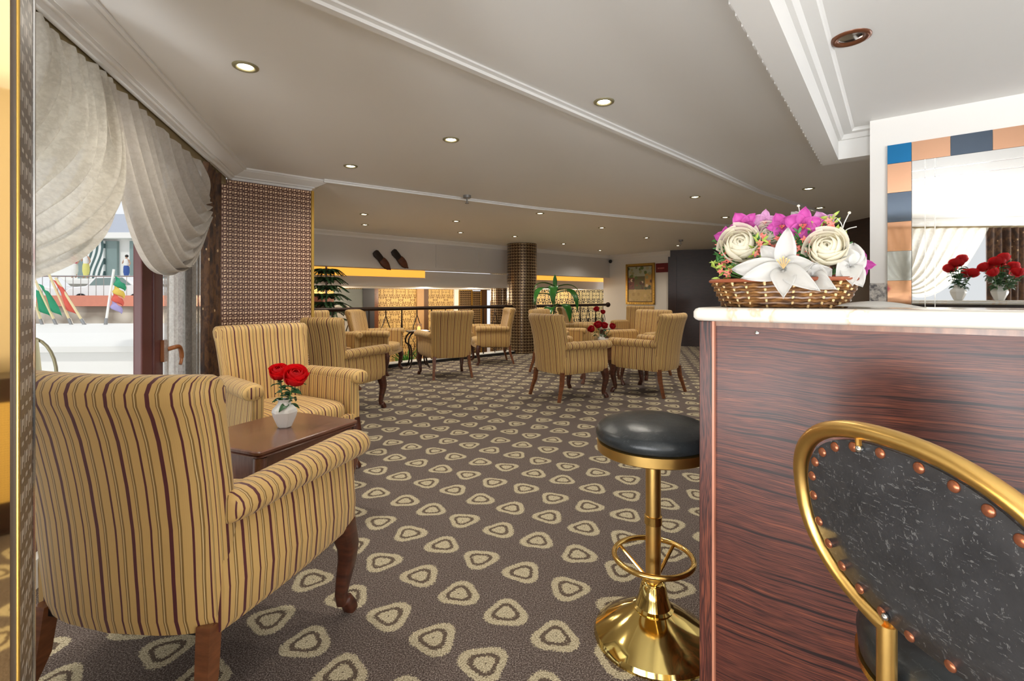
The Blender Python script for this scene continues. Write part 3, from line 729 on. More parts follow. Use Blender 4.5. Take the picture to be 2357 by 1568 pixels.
def side_bm(sgn):
    bm = bmesh.new(); rings = []
    for i in range(15):
        y = -.262 + .587 * i / 14; x, _ = arm_pt(y, sgn); t = i / 14
        x -= sgn * .012
        zb = .305 + .02 * t; bul = .012 * math.sin(PI * t)
        end = 1 if 0 < i < 14 else .85
        pr = [(x + sgn * (.012 + bul) * end, zb), (x + sgn * (.024 + bul) * end, zb + .02), (x + sgn * (.028 + bul * 1.3) * end, .42), (x + sgn * (.018 + bul) * end, .55), (x + sgn * .014, .63), (x - sgn * .055, .63), (x - sgn * .06 * end, .5), (x - sgn * .055 * end, zb + .02), (x - sgn * .04, zb)]
        rings.append([bm.verts.new((a, y, b)) for a, b in pr])
    bridge(bm, rings); return bm
def arm_bm(sgn):
    bm = bmesh.new(); rings = []; n = 16
    ys = [-.262, -.258, -.24, -.2, -.1, 0, .1, .2, .28, .325, .345, .355, .357]; sc = [.6, .85, .95, 1, 1, 1.02, 1.04, 1.06, 1.08, 1.08, .98, .75, .35]
    for y, s in zip(ys, sc):
        x, _ = arm_pt(y, sgn); x += sgn * .002
        z = .632 + .008 * math.sin((y + .3) * 3)
        ring = []
        for k in range(n):
            a = 2 * PI * k / n
            ring.append(bm.verts.new((x + math.cos(a) * .062 * s, y, z + math.sin(a) * .048 * s)))
        rings.append(ring)
    bridge(bm, rings); return bm
def seat_bm():
    bm = bmesh.new()
    def prof(fx, fy):  # plan superellipse
        return fx, fy
    rings = []; n = 40
    for z, s in [(.345, .97), (.36, 1.0), (.42, 1.0), (.45, .985), (.468, .93), (.478, .78), (.485, .5), (.487, .2)]:
        ring = []
        for k in range(n):
            a = 2 * PI * k / n; ca, sa = math.cos(a), math.sin(a)
            x = math.copysign(abs(ca) ** .45, ca); y = math.copysign(abs(sa) ** .45, sa)
            w = .275 + .04 * y
            bow = .02 * (1 - x * x) if y > 0 else 0
            ring.append(bm.verts.new((x * w * s, .03 + (y * .315 + bow * y) * s, z)))
        rings.append(ring)
    bridge(bm, rings); return bm
def cabriole(x, y, sx, sy, H=.33):
    d = Vector((sx, sy, 0)).normalized()
    P = [(0, H + .02), (.010, H - .03), (.024, H - .08), (.020, H * .60), (.004, H * .40), (-.006, H * .24), (-.002, H * .14), (.014, .05), (.030, .02), (.036, .0)]
    r = [.040, .038, .034, .029, .024, .020, .019, .021, .023, .022]
    pts = [Vector((x, y, 0)) + d * a + Vector((0, 0, b)) for a, b in P]
    bm = bmesh.new(); loop_tube(bm, pts, r, 12, square=True); return bm
def rear_leg(x, sgn, H=.33):
    pts = [(x, -.27, H), (x + sgn * .006, -.285, H * .6), (x + sgn * .018, -.31, .12), (x + sgn * .03, -.345, 0)]
    bm = bmesh.new(); loop_tube(bm, pts, [.030, .028, .023, .021], 4, square=True); return bm
def make_armchair(label, loc_, rz, group=None):
    t = thing('striped_armchair', label, 'armchair', loc_, rz, group)
    st = M['stripe']
    obj('backrest', back_bm(), st, t, uv=back_uv, ang=60)
    obj('seat', seat_bm(), st, t, uv=lambda c, n: (c.x * (.3 / .29), c.y + c.z), ang=60)
    for s in (-1, 1):
        obj('side_panel', side_bm(s), st, t, uv=lambda c, n: (c.y + .3 if abs(n.y) < .8 else c.x, c.z), ang=50)
        obj('armrest', arm_bm(s), st, t, uv=lambda c, n: (c.y + .3 if abs(n.y) < .85 else c.x, c.z), ang=60)
    # front rail under the cushion, with a beaded lower edge
    bm = bmesh.new()
    V = []
    def fr(u, v): x = -.315 + .63 * u; return (x, .345 + .012 * math.cos(x * 4) , .305 + .07 * v)
    n = 10; rings = []
    for i in range(n + 1):
        x = -.318 + .636 * i / n; y = .335 + .02 * math.cos(x * 4.5)
        rings.append([bm.verts.new(p) for p in [(x, y - .04, .305), (x, y, .308), (x, y + .004, .34), (x, y, .385), (x, y - .04, .39)]])
    bridge(bm, rings); obj('seat_rail', bm, st, t, uv=lambda c, n: (c.x, c.z))
    bm = bmesh.new(); box(bm, (0, -.0, .312), (.50, .56, .02)); obj('seat_base', bm, M['black'], t)
    for s in (-1, 1):
        obj('leg', cabriole(s * .335, .295, s * .5, 1), M['mahog'], t, ang=50)
        obj('leg', rear_leg(s * .262, s), M['legtan'], t)
    return t
def heading(fx, fy): return math.atan2(fy, fx) - PI / 2
c1 = make_armchair('nearest striped armchair seen from behind, at left foreground', (-1.02, 1.60, 0), R(-9.5))
chairs = [
    ('striped armchair facing out behind the brown table with roses, against the pier', (-1.56, 3.33), (.79, -.61)),
    ('striped armchair with its back to the viewer, first one past the fretwork pier', (-1.83, 5.08), (.342, .94)),
    ('striped armchair under the dark green fir, behind the small rose vase', (-2.72, 6.98), (.79, -.5)),
    ('striped armchair facing right along the balustrade, left of the candle table', (-2.18, 7.72), (.98, -.08)),
    ('striped armchair standing alone back-on before the balustrade', (-1.0, 7.40), (-.40, .9)),
    ('striped armchair facing left just in front of the mosaic pillars', (-.37, 8.89), (-.97, -.22)),
    ('striped armchair on the left of the right-hand group, turned to its dark table', (.67, 5.92), (.85, .53)),
    ('striped armchair nearest the bar, back towards the wooden counter', (1.745, 6.17), (-.72, .69)),
    ('striped armchair facing the viewer beneath the framed painting, right of the rose vase', (1.98, 7.45), (-.8, -.6)),
    ('striped armchair in front of the broad-leaved plant facing right', (.73, 7.85), (.86, -.5)),
    ('striped armchair in shade right of the broad-leaved plant', (1.36, 9.75), (.9, -.4)),
    ('farthest striped armchair against the white wall left of the painting', (2.72, 10.75), (-.6, -.8)),
]
for lb, p, f in chairs: dup(c1, lb, (p[0], p[1], 0), heading(*f))

# ------------------------------------------------------------------ TABLES
def make_table(label, loc_, rz, w=.62, d=.52, H=.53):
    t = thing('side_table', label, 'table', loc_, rz)
    bm = bmesh.new(); rings = []
    for z, k in [(H - .034, .004), (H - .028, .016), (H - .018, .008), (H - .014, .02), (H - .004, .02), (H, .014)]:
        a, b = w / 2 - .02 + k, d / 2 - .02 + k; c = .02
        pl = [(-a + c, -b), (a - c, -b), (a - c * .3, -b + c * .3), (a, -b + c), (a, b - c), (a - c * .3, b - c * .3), (a - c, b), (-a + c, b), (-a + c * .3, b - c * .3), (-a, b - c), (-a, -b + c), (-a + c * .3, -b + c * .3)]
        rings.append([bm.verts.new((x, y, z)) for x, y in pl])
    bridge(bm, rings); obj('tabletop', bm, M['tabletop'], t, ang=25)
    bm = bmesh.new(); A_, B_ = w / 2 - .035, d / 2 - .035
    for z, k, h in [(H - .105, 0, .14), (H - .182, .008, .016)]:
        box(bm, (0, 0, z), (2 * (A_ + k), 2 * (B_ + k), h))
    obj('apron', bm, M['tabletop'], t, bevel=.004)
    for sx in (-1, 1):
        for sy in (-1, 1):
            x, y = sx * (A_ - .015), sy * (B_ - .015); dd = Vector((sx, sy, 0)).normalized()
            P = [(0.004, H - .04), (.012, H - .12), (.018, H - .18), (.03, H - .215), (.022, H * .5), (.0, H * .32), (-.012, H * .18), (0, .05), (.02, .012), (.024, 0)]
            r = [.03, .032, .036, .040, .032, .024, .019, .02, .026, .022]
            bm = bmesh.new(); loop_tube(bm, [Vector((x, y, 0)) + dd * a + Vector((0, 0, b)) for a, b in P], r, 12)
            obj('leg', bm, M['tabletop'] if label.startswith('brown') else M['mahog'], t)
    return t
TC = (-1.20, 2.47)
t1 = make_table('brown wooden side table between the two nearest armchairs, a white vase on it', (*TC, 0), R(-24 + 90))
dup(t1, 'wooden side table under the small rose vase past the fretwork pier', (-2.30, 6.14, 0), R(-20))
dup(t1, 'dark side table in the middle of the right-hand armchair group', (1.27, 6.87, 0), R(-6))
dup(t1, 'farthest dark side table near the far corner, roses on it', (1.98, 10.35, 0), R(10))
# wrought candle table
tc = thing('candle_table', 'small dark scroll-legged table with a candle by the balustrade', 'table', (-1.62, 8.35, 0), R(20))
obj('tabletop', B((0, 0, .61), (.36, .36, .025)), M['iron'], tc, bevel=.006)
for sx in (-1, 1):
    for sy in (-1, 1):
        bm = bmesh.new(); d = Vector((sx, sy, 0)).normalized()
        loop_tube(bm, catmull([d * a + Vector((0, 0, b)) for a, b in [(.14, .6), (.24, .52), (.26, .42), (.20, .36), (.17, .2), (.2, .06), (.25, .0)]], 4), .014, 8); obj('leg', bm, M['iron'], tc)
cn = thing('candle_holder', 'lit candle in a glass cup on the scroll-legged table', 'candle', (-1.60, 8.33, .6225))
obj('glass_cup', LT([(.02, 0), (.035, .01), (.045, .06), (.048, .12), (.044, .12), (.03, .02), (.001, .015)], 16), flat('candle_glass', (220, 200, 180), .1, 0, .02, 4, 0, None, 0, .6), cn)
obj('candle', LT([(.028, .018), (.028, .07), (.005, .072), (.004, .095), (.001, .10)], 12), M['candle'], cn)

# ------------------------------------------------------------------ vases and roses
def make_vase(loc_, label, s=1.0):
    prof = [(.028, 0), (.034, .004), (.056, .055), (.062, .078), (.058, .092), (.034, .118), (.030, .128), (.040, .142), (.036, .142), (.025, .126), (.03, .11), (.05, .085), (.03, .01), (.001, .008)]
    bm = bmesh.new(); lathe(bm, [(r * s, z * s) for r, z in prof], 6)
    ob = obj('vase', bm, M['white'], ang=15, bevel=.0015); ob.location = loc_; ob.rotation_euler = (0, 0, R(12)); return tag(ob, label, 'vase')
def bloom_bm(r, seed=1, layers=4):
    bm = bmesh.new(); rnd = random.Random(seed)
    for L in range(layers + 1):
        k = L / layers; n = [2, 3, 3, 4, 5, 5][L]; rk = r * (.24 + .70 * k); top = R(12 + 46 * k)
        for i in range(n):
            a0 = 2 * PI * i / n + L * .9 + rnd.uniform(-.2, .2); half = PI / n * 1.45; tw = rnd.uniform(-.08, .08)
            def fn(u, v, a0=a0, half=half, rk=rk, k=k, top=top, tw=tw):
                vv = v * 2 - 1
                th = R(160) + (top + .35 * abs(vv) ** 3 * (1 - .3 * k) + tw - R(160)) * u
                lip = max(0, u - .72) / .28
                rad = rk * (1 + .10 * vv) + r * .20 * k * lip ** 1.6
                ph = a0 + half * vv * (1 - .25 * max(0, u - .6))
                zz = rk * math.cos(th) * (1.0 + .25 * (1 - k)) - r * .10 * k * lip ** 2
                return Vector((rad * math.sin(th) * math.cos(ph), rad * math.sin(th) * math.sin(ph), zz + r * .12 * (1 - k)))
            grid(bm, fn, 8, 8)
    return bm
def leaf_bm(L, w, seed=0):
    bm = bmesh.new(); petal(bm, (0, 0, 0), (L, 0, 0), w, (0, 0, 1), .15, 6, 4, 1.0, .15); return bm
def make_rose(base, head, r, mat, label, leaves=3, seed=1, group=None, stem=True):
    t = thing('rose', label, 'flower', base, 0, group); h = Vector(head) - Vector(base)
    b = obj('bloom', bloom_bm(r, seed), mat, t, recalc=False); b.location = h
    tilt = (Vector((h.x, h.y, h.z)).normalized() + (Vector((0, 0, EYE)) - Vector(head)).normalized() * .75).normalized(); b.rotation_mode = 'QUATERNION'; b.rotation_quaternion = Vector((0, 0, 1)).rotation_difference(tilt)
    if stem:
        obj('stem', TB(catmull([(0, 0, 0), h * .5 + Vector((0, 0, .01)), h - tilt * r * .2], 4), .003, 6), M['stem'], t)
    rnd = random.Random(seed * 5)
    for i in range(leaves):
        o = obj('leaf', leaf_bm(rnd.uniform(.04, .065), .034), M['leaf'], t, recalc=False, solid=.0006)
        f = .35 + .5 * i / max(1, leaves); o.location = h * f; o.rotation_euler = (rnd.uniform(-.5, .5), rnd.uniform(-.3, .5), rnd.uniform(0, 6.28))
    return t
tb = Vector((TC[0] + .01, TC[1] + .04, .53)); v0 = on_plane(655, 978, (0, 1), 2.50); vz = Vector((v0.x, 2.50, .53))
make_vase(vz, 'white faceted vase on the nearest brown table', 1.02)
make_rose(vz + Vector((0, 0, .03)), vz + Vector((.065, -.02, .27)), .060, M['red'], 'larger red rose on the right in the nearest white vase', 13, 3)
make_rose(vz + Vector((0, 0, .03)), vz + Vector((-.035, .01, .285)), .048, M['red'], 'smaller red rose on the left in the nearest white vase', 13, 5)
def posy(v, heads, which, s=.85, mat='darkred'):
    make_vase(v, 'white vase with red roses on the %s' % which, s)
    for i, (dx, dz, r, lb) in enumerate(heads):
        make_rose(v + Vector((0, 0, .03)), v + Vector((dx, random.uniform(-.03, .03), dz)), r, M[mat], '%s red rose in the vase on the %s' % (lb, which), 5, i + 11)
posy(Vector((-2.25, 6.12, .53)), [(-.06, .27, .045, 'leftmost'), (.02, .24, .045, 'middle'), (.09, .28, .04, 'rightmost')], 'table past the fretwork pier')
posy(Vector((1.27, 6.87, .53)), [(-.15, .22, .05, 'leftmost low'), (-.05, .28, .055, 'left of centre'), (.04, .27, .05, 'right of centre'), (.15, .26, .045, 'rightmost')], 'dark table of the right-hand group', .95)
posy(Vector((1.86, 10.2, .53)), [(-.08, .42, .06, 'left'), (.05, .36, .05, 'right')], 'farthest side table', .9)
# red bouquets on the bar counter beyond the frame, seen in the mirror
CZ = 1.17
for s_, n_, k, lb in [(.45, 1.79, 7, 'left vase reflected in the bar mirror'), (.72, 1.79, 12, 'right bushy vase reflected in the bar mirror')]:
    p = BAR(s_, n_, CZ); make_vase(p, 'white vase holding %s' % ('a small red rose bunch reflected in the mirror' if k == 7 else 'a wide red rose bunch reflected in the mirror'), 1.0)
    for i in range(k):
        a = i * 2.4; rr = .03 + .05 * (i % 3) * (1.5 if k == 12 else .7)
        make_rose(p + Vector((0, 0, .03)), p + Vector((math.cos(a) * rr, math.sin(a) * rr, .35 - .05 * (i % 3) + .03 * (i == 0))), .045, M['red'], 'red rose in the ' + lb, 8, i + 30, group='red roses in the ' + lb)

# ------------------------------------------------------------------ BAR
bar = thing('bar_counter', 'bar counter with dark striped ebony veneer front and its end post', 'bar', BAR(-.44, 1.46)); o0 = BAR(-.44, 1.46); o0.z = 0
def barbox(s0, s1, n0, n1, z0, z1):
    """geometry in the bar's own axes so the grain follows the panel"""
    bm = bmesh.new(); box(bm, ((s0 + s1) / 2 + .44, (n0 + n1) / 2 - 1.46, (z0 + z1) / 2), (s1 - s0, n1 - n0, z1 - z0)); return bm
bar.rotation_euler = (0, 0, BARROT)
obj('front_panel', barbox(-.408, 2.6, 1.452, 1.47, 0, 1.118), M['zebra'], bar)
obj('end_post', barbox(-.447, -.411, 1.438, 1.474, 0, 1.131), M['zebrav'], bar, bevel=.002)
obj('edge_band', barbox(-.411, -.405, 1.436, 1.474, 0, 1.131), flat('pinkish_edge_band', (196, 132, 104), .35), bar)
obj('top_rail', barbox(-.405, 2.6, 1.447, 1.47, 1.118, 1.131), m_wood('brown_rail', (96, 58, 34), (140, 90, 54), .3, 5, (8, 2, 2)), bar)
obj('end_panel', barbox(-.445, -.425, 1.475, 1.88, 0, 1.131), M['zebrav'], bar)
obj('back_panel', barbox(-.425, 2.6, 1.86, 1.88, 0, 1.131), M['darkwood'], bar)
bm = bmesh.new(); lathe(bm, [(.0001, 0), (.006, 0), (.005, .002), (.0001, .003)], 12); bmesh.ops.rotate(bm, matrix=Matrix.Rotation(R(90), 3, 'X'), verts=bm.verts)
sp = on_plane(1742, 766, E2, 1.452); k_ = obj('screw_cap', bm, M['chrome'], bar); k_.location = (sp.to_2d().dot(E1) + .44, 1.452 - 1.46, sp.z)
# marble top, a thing of its own
bm = bmesh.new(); r_ = .012; rings = []
for z, k in [(1.132, .010), (1.136, .004), (1.142, 0), (1.158, 0), (1.166, .004), (1.17, .012)]:
    s0, s1, n0, n1 = -.464 + k, 2.62 - k, 1.420 + k, 1.92 - k; c = .02
    pl = [(s0 + c, n0), (s1, n0), (s1, n1), (s0 + c, n1), (s0 + c * .3, n1 - c * .3), (s0, n1 - c), (s0, n0 + c), (s0 + c * .3, n0 + c * .3)]
    rings.append([bm.verts.new(BAR(a, b, z)) for a, b in pl])
bridge(bm, rings); tag(obj('marble_worktop', bm, M['marble'], ang=50), 'cream marble slab with rounded edge topping the bar counter', 'worktop')

# ------------------------------------------------------------------ brass bar stool
st = thing('bar_stool', 'round black leather bar stool with brass column and wide brass foot', 'bar stool', (.498, 1.71, 0))
bm = bmesh.new()
rings = []
for r, z, fac in [(.205, 0, 0), (.206, .008, 0), (.200, .022, .0), (.16, .05, 1), (.10, .088, 1), (.062, .108, 0), (.055, .112, 0)]:
    rings.append([bm.verts.new((r * (1 + fac * .02 * math.cos(5 * 2 * PI * k / 40)) * math.cos(2 * PI * k / 40), r * (1 + fac * .02 * math.cos(5 * 2 * PI * k / 40)) * math.sin(2 * PI * k / 40), z)) for k in range(40)])
bridge(bm, rings); obj('base', bm, M['brassg'], st, ang=30)
obj('base_collar', LT([(.068, .106), (.07, .112), (.06, .118), (.05, .15), (.042, .19), (.036, .198), (.03, .2)], 32), M['brassg'], st)
obj('column', LT([(.026, .19), (.026, .66)], 24), M['brassb'], st)
obj('column_sleeve', LT([(.0262, .40), (.0305, .402), (.0305, .43), (.0262, .432)], 24), M['brass'], st)
pts = [(.135 * math.cos(2 * PI * k / 40), -.0 + .135 * math.sin(2 * PI * k / 40), .285) for k in range(40)]
fr_ = obj('foot_ring', TB(pts, .0095, 10, closed=True), M['brass'], st)
for a in (R(40), R(140), R(-90)):
    obj('strut', TB([(.13 * math.cos(a), .13 * math.sin(a), .283), (.022 * math.cos(a), .022 * math.sin(a), .20)], .0065, 8), M['brass'], fr_)
obj('seat_ring', LT([(.02, .655), (.186, .655), (.194, .660), (.196, .692), (.188, .694), (.02, .694)], 44), M['brassb'], st, ang=30)
obj('seat_cushion', LT([(.05, .693), (.182, .694), (.196, .703), (.200, .722), (.192, .742), (.186, .745), (.168, .760), (.12, .773), (.06, .780), (.001, .782)], 44), M['leathers'], st, ang=70)

# ------------------------------------------------------------------ brass and leather bar chair (foreground right)
bc = thing('bar_chair', 'bar chair with oval brass hoop back and studded scuffed black leather', 'chair', (.72, .78, 0)); o0 = Vector((.72, .78, 0))
PL = Vector((.571, .95)); pd = Vector((.18, -1)).normalized(); pn = Vector((pd.y, -pd.x))   # back plane direction
if pn.x < 0: pn = -pn
def ov(u, z, off=0.0): p = PL + pd * u + pn * off; return Vector((p.x, p.y, z)) - o0
UC_, ZC_, AU, AZ = .225, .812, .222, .172
def ell(phi, k=1.0, off=0.0, e=.86):
    c, s = math.cos(phi), math.sin(phi)
    lean = .035 * s
    return ov(UC_ - (AU * k) * math.copysign(abs(c) ** e, c) - lean * .6 * k, ZC_ + (AZ * k) * math.copysign(abs(s) ** e, s), off - .03 * s * k)
# phi: 0 = far-left end, 90 top, -68 joint
hoop = [ell(R(a)) for a in range(-68, 249, 5)]
obj('hoop_frame', TB(hoop, .0145, 12), M['brassb'], bc)
for a, z_e in ((-68, 0), (248, 0)):
    p = ell(R(a)); obj('leg', TB([p + Vector((0, 0, .004)), Vector((p.x, p.y, p.z - .06)), Vector((p.x, p.y, 0))], .0145, 12), M['brassb'], bc)
seatc = Vector((.838, .85, 0)) - o0
bm = bmesh.new(); n = 60; rings = []
for k_, off in [(.90, .006), (.905, .0), (.90, -.006), (.6, -.013), (.3, -.016), (.02, -.017)]:
    rings.append([bm.verts.new(ell(2 * PI * i / n, k_, off)) for i in range(n)])
for k_, off in [(.6, .010), (.02, .012)]: pass
bridge(bm, rings, cap0=True); obj('leather_back', bm, M['leather'], bc, ang=70)
for i in range(26):
    a = 2 * PI * (i + .3) / 26; p = ell(a, .845, -.008)
    bm = bmesh.new(); bmesh.ops.create_uvsphere(bm, u_segments=12, v_segments=8, radius=.0085)
    for v in bm.verts: v.co = Vector((v.co.x, v.co.y, v.co.z))
    s_ = obj('stud', bm, M['stud'], bpy.data.objects['leather_back']); s_.location = p; s_.rotation_euler = (0, 0, math.atan2(pn.y, pn.x)); s_.scale = (.5, 1, 1)
for a in (78, 178, 2 + 270 + 20):
    p = ell(R(a), .97); q = ell(R(a), .84, -.012); obj('bracket', TB([p, q], .005, 8), M['brassb'], bc)
    bm = bmesh.new(); bmesh.ops.create_uvsphere(bm, u_segments=10, v_segments=6, radius=.009); s_ = obj('bracket_screw', bm, M['chrome'], bc); s_.location = q; s_.scale = (.7, .7, .7)
obj('seat', LT([(.17, .515), (.188, .52), (.192, .56), (.186, .585), (.15, .60), (.08, .607), (.001, .609)], 44, c=seatc), M['leathers'], bc, ang=70)
obj('seat_rim', LT([(.17, .50), (.19, .50), (.194, .505), (.194, .517), (.17, .518)], 44, c=seatc), M['brass'], bc)
for a in (R(20), R(110)):
    p = seatc + Vector((.16 * math.cos(a), .16 * math.sin(a), 0)); obj('leg', TB([p + Vector((0, 0, .502)), p], .0125, 10), M['brassb'], bc)

# ------------------------------------------------------------------ flower basket on the bar
BS, BN = -.262, 1.585
bk = thing('wicker_basket', 'oval brown wicker basket of artificial flowers on the marble counter', 'basket', BAR(BS, BN, CZ), BARROT)
HB = .078
def oval(a, k, z, e=1.0):
    fl = 1 + .22 * (z / HB)
    return Vector((.150 * fl * k * math.copysign(abs(math.cos(a)) ** .75, math.cos(a)), .078 * fl * k * math.copysign(abs(math.sin(a)) ** .75, math.sin(a)), z))
ns = 26
for row in range(9):
    z = .006 + row * .0076; pts = []
    for i in range(ns * 4):
        a = 2 * PI * i / (ns * 4); w = math.cos(a * ns / 1 * .5 + row * PI)
        p = oval(a, 1 + .034 * w, z + .0012 * math.sin(a * 31)); pts.append(p)
    obj('woven_strand', TB(pts, .0050, 6, closed=True), M['wicker'], bk)
for i in range(ns):
    a = 2 * PI * i / ns + .05
    obj('stake', TB([oval(a, 1.0, .002), oval(a, 1.0, HB * .95)], .0042, 5), M['stake'], bk)
pts = [oval(2 * PI * i / 60, 1.02, HB) for i in range(60)]; obj('rim', TB(pts, .0085, 10, closed=True, rb=.006), M['rimw'], bk)
bm = bmesh.new(); rings = [[bm.verts.new(oval(2 * PI * i / 40, k, z)) for i in range(40)] for k, z in [(.97, .001), (.97, .003), (.95, HB - .02)]]; bridge(bm, rings); obj('base', bm, flat('basket_inside', (70, 46, 26), .7), bk)
def bf(px, py, n=1.56): return on_plane(px, py, E2, n)
CAMV = Vector((0, 0, EYE))
def star(bm, c, r, nrm, n=5, w=.5, seed=0):
    nrm = Vector(nrm).normalized(); q = Vector((0, 0, 1)).rotation_difference(nrm); rnd = random.Random(seed)
    for i in range(n):
        a = 2 * PI * i / n + rnd.random() * .4; d = q @ Vector((math.cos(a), math.sin(a), .25)); petal(bm, c, Vector(c) + d * r, r * w, nrm, .2, 4, 2, .8)
def lily(cpx, tips, n, depth, label, mat='lily', w=.055, stamens=True, rn=None):
    c = bf(cpx[0], cpx[1], n); t = thing('lily', label, 'flower', c)
    for i, (tx, ty, dn) in enumerate(tips):
        tp = bf(tx, ty, n + dn) - c
        bm = bmesh.new(); up = (CAMV - c).normalized()
        petal(bm, up * -.012, tp, w * (1 if i % 2 else .85), up, .22, 9, 6, .9, .04); obj('petal', bm, M[mat], t, recalc=False, solid=.0006)
    if stamens:
        up = (CAMV - c).normalized()
        for i in range(5):
            e = up * .045 + Vector(((i - 2) * .008, 0, .03 - .004 * abs(i - 2)))
            obj('stamen', TB([Vector((0, 0, 0)), e * .6, e], [.0016, .0014, .0026], 6), M['stake'], t)
    return t
# foliage core
rn = random.Random(4)
def sprig(cpx, r, nf, label, n=1.56, mat='coral'):
    n += .035
    c = bf(cpx[0], cpx[1], n); base = BAR(BS, BN, CZ + HB * .6); t = thing('flower_sprig', label, 'flower', base)
    rel = c - base
    bm = bmesh.new(); bl = bmesh.new(); bs_ = bmesh.new()
    for i in range(nf):
        a = rn.uniform(0, 2 * PI); rad = r * math.sqrt(rn.random()); p = rel + (Vector((E1.x, E1.y, 0)) * math.cos(a) + Vector((0, 0, 1)) * math.sin(a)) * rad - Vector((E2.x, E2.y, 0)) * rn.uniform(0, .03)
        star(bm, p, .0115, (-.5 + rn.uniform(-.4, .4), -.8, .3 + rn.uniform(-.3, .5)), 5, .55, i)
        loop_tube(bs_, [rel * .3, rel * .7 + (p - rel) * .4, p], .001, 4)
        for k in range(5):
            q = p + Vector((rn.uniform(-.02, .02), rn.uniform(0, .02), rn.uniform(-.02, .016))); dd = Vector((rn.uniform(-1, 1), rn.uniform(-.6, .2), rn.uniform(-.4, 1))).normalized(); petal(bl, q, q + dd * .024, .008, (0, -1, .4), .2, 3, 2, .8)
    obj('blossom', bm, M[mat], t, recalc=False); obj('foliage', bl, M['sprig' if nf % 2 else 'lime'], t, recalc=False); obj('stem', bs_, M['stem'], t)
sprig((1665, 590), .035, 9, 'coral blossom sprig spilling over the far left of the basket', 1.53)
sprig((1668, 628), .022, 6, 'low coral sprig hanging beside the basket rim at left', 1.52)
sprig((1770, 560), .032, 9, 'coral blossom sprig above the big lily, between the cream roses', 1.55)
sprig((1850, 560), .032, 11, 'coral blossom sprig just right of the big lily', 1.53)
sprig((1858, 600), .028, 9, 'coral and green sprig below the right cream rose', 1.52)
sprig((1905, 535), .03, 8, 'coral and lime sprig above the right cream rose', 1.56)
sprig((1745, 575), .02, 6, 'lime sprig beside the left cream rose', 1.52)
sprig((1800, 545), .05, 7, 'green foliage sprig behind the lily', 1.62)
sprig((1720, 590), .05, 9, 'green foliage sprig behind the left cream rose', 1.62)
sprig((1900, 600), .06, 9, 'green foliage sprig behind the right cream rose', 1.62)
def brose(px, py, r, mat, label, n=1.54, seed=1):
    c = bf(px, py, n); base = BAR(BS, BN, CZ + HB * .5); t = thing('silk_rose', label, 'flower', base)
    b = obj('bloom', bloom_bm(r, seed, 5), M[mat], t, recalc=False); b.location = c - base
    d = (CAMV - c); d.z += .55; b.rotation_mode = 'QUATERNION'; b.rotation_quaternion = Vector((0, 0, 1)).rotation_difference(d.normalized())
    obj('stem', TB([(0, 0, 0), (c - base) * .6 + Vector((0, 0, .005)), (c - base) * .9], .002, 6), M['stem'], t)
brose(1703, 562, .058, 'cream', 'large cream silk rose at the left of the basket', 1.54, 3)
brose(1903, 570, .052, 'cream', 'large cream silk rose at the right of the basket', 1.53, 8)
brose(1768, 540, .038, 'cream', 'smaller cream silk rose behind the lily, at upper centre left', 1.59, 5)
def orchid(px, py, r, mat, label, n=1.57, ang=0.0, seed=0):
    c = bf(px, py, n); base = BAR(BS, BN, CZ + HB * .5); t = thing('silk_orchid', label, 'flower', base); rel = c - base
    up = (CAMV - c).normalized(); q = Vector((0, 0, 1)).rotation_difference(up)
    for i in range(5):
        a = ang + 2 * PI * i / 5; d = q @ Vector((math.cos(a), math.sin(a), .35)); bm = bmesh.new(); petal(bm, rel, rel + d * r, r * (1.0 if i % 2 else .75), up, .3, 6, 5, .6); obj('petal', bm, M[mat], t, recalc=False, solid=.0005)
    bm = bmesh.new(); petal(bm, rel, rel + up * r * .4 + Vector((0, 0, -r * .25)), r * .4, (0, 0, 1), .4, 4, 3); obj('lip', bm, M['coral'], t, recalc=False)
    obj('stem', TB([(0, 0, 0), rel * .6, rel], .002, 6), M['stem'], t)
orchid(1712, 520, .046, 'pink', 'magenta silk orchid at top left above the left cream rose', 1.58, .4)
orchid(1672, 548, .036, 'pink', 'magenta orchid petals drooping at the left shoulder of the bouquet', 1.57, 1.2)
orchid(1760, 510, .036, 'lilac', 'lilac orchid with upright petal left of top centre', 1.60, 1.0)
orchid(1800, 520, .040, 'pink', 'magenta orchid at top centre behind the lily tip', 1.575, .2)
orchid(1848, 518, .050, 'pink', 'largest pink-lilac orchid right of top centre', 1.57, .9)
orchid(1893, 516, .038, 'lilac', 'pale lilac orchid at upper right above the sprigs', 1.60, .1)
orchid(1974, 610, .040, 'pink', 'magenta orchid at the far right end of the basket', 1.62, .6)
orchid(1840, 505, .030, 'lily', 'small white orchid peeking up at the top of the bouquet', 1.62, .5)
lily((1803, 618), [(1814, 524, 0), (1803, 682, -.06), (1708, 640, -.055), (1684, 620, -.02), (1884, 668, -.06), (1872, 606, 0), (1752, 566, .01)], 1.485, 0, 'big white lily spreading over the front of the basket', 'lily', .062)
lily((1872, 640), [(1921, 664, -.06), (1880, 605, 0), (1850, 645, -.02), (1915, 620, .01)], 1.495, 0, 'white lily petals pointing right over the basket rim', 'lily', .06, False)
lily((1958, 612), [(1985, 660, 0), (1940, 570, .01), (1992, 590, .02), (1925, 640, -.03), (1962, 655, -.03), (1965, 560, .03)], 1.54, 0, 'white lily with drooping petals at the right end of the basket', 'lily', .055, False)
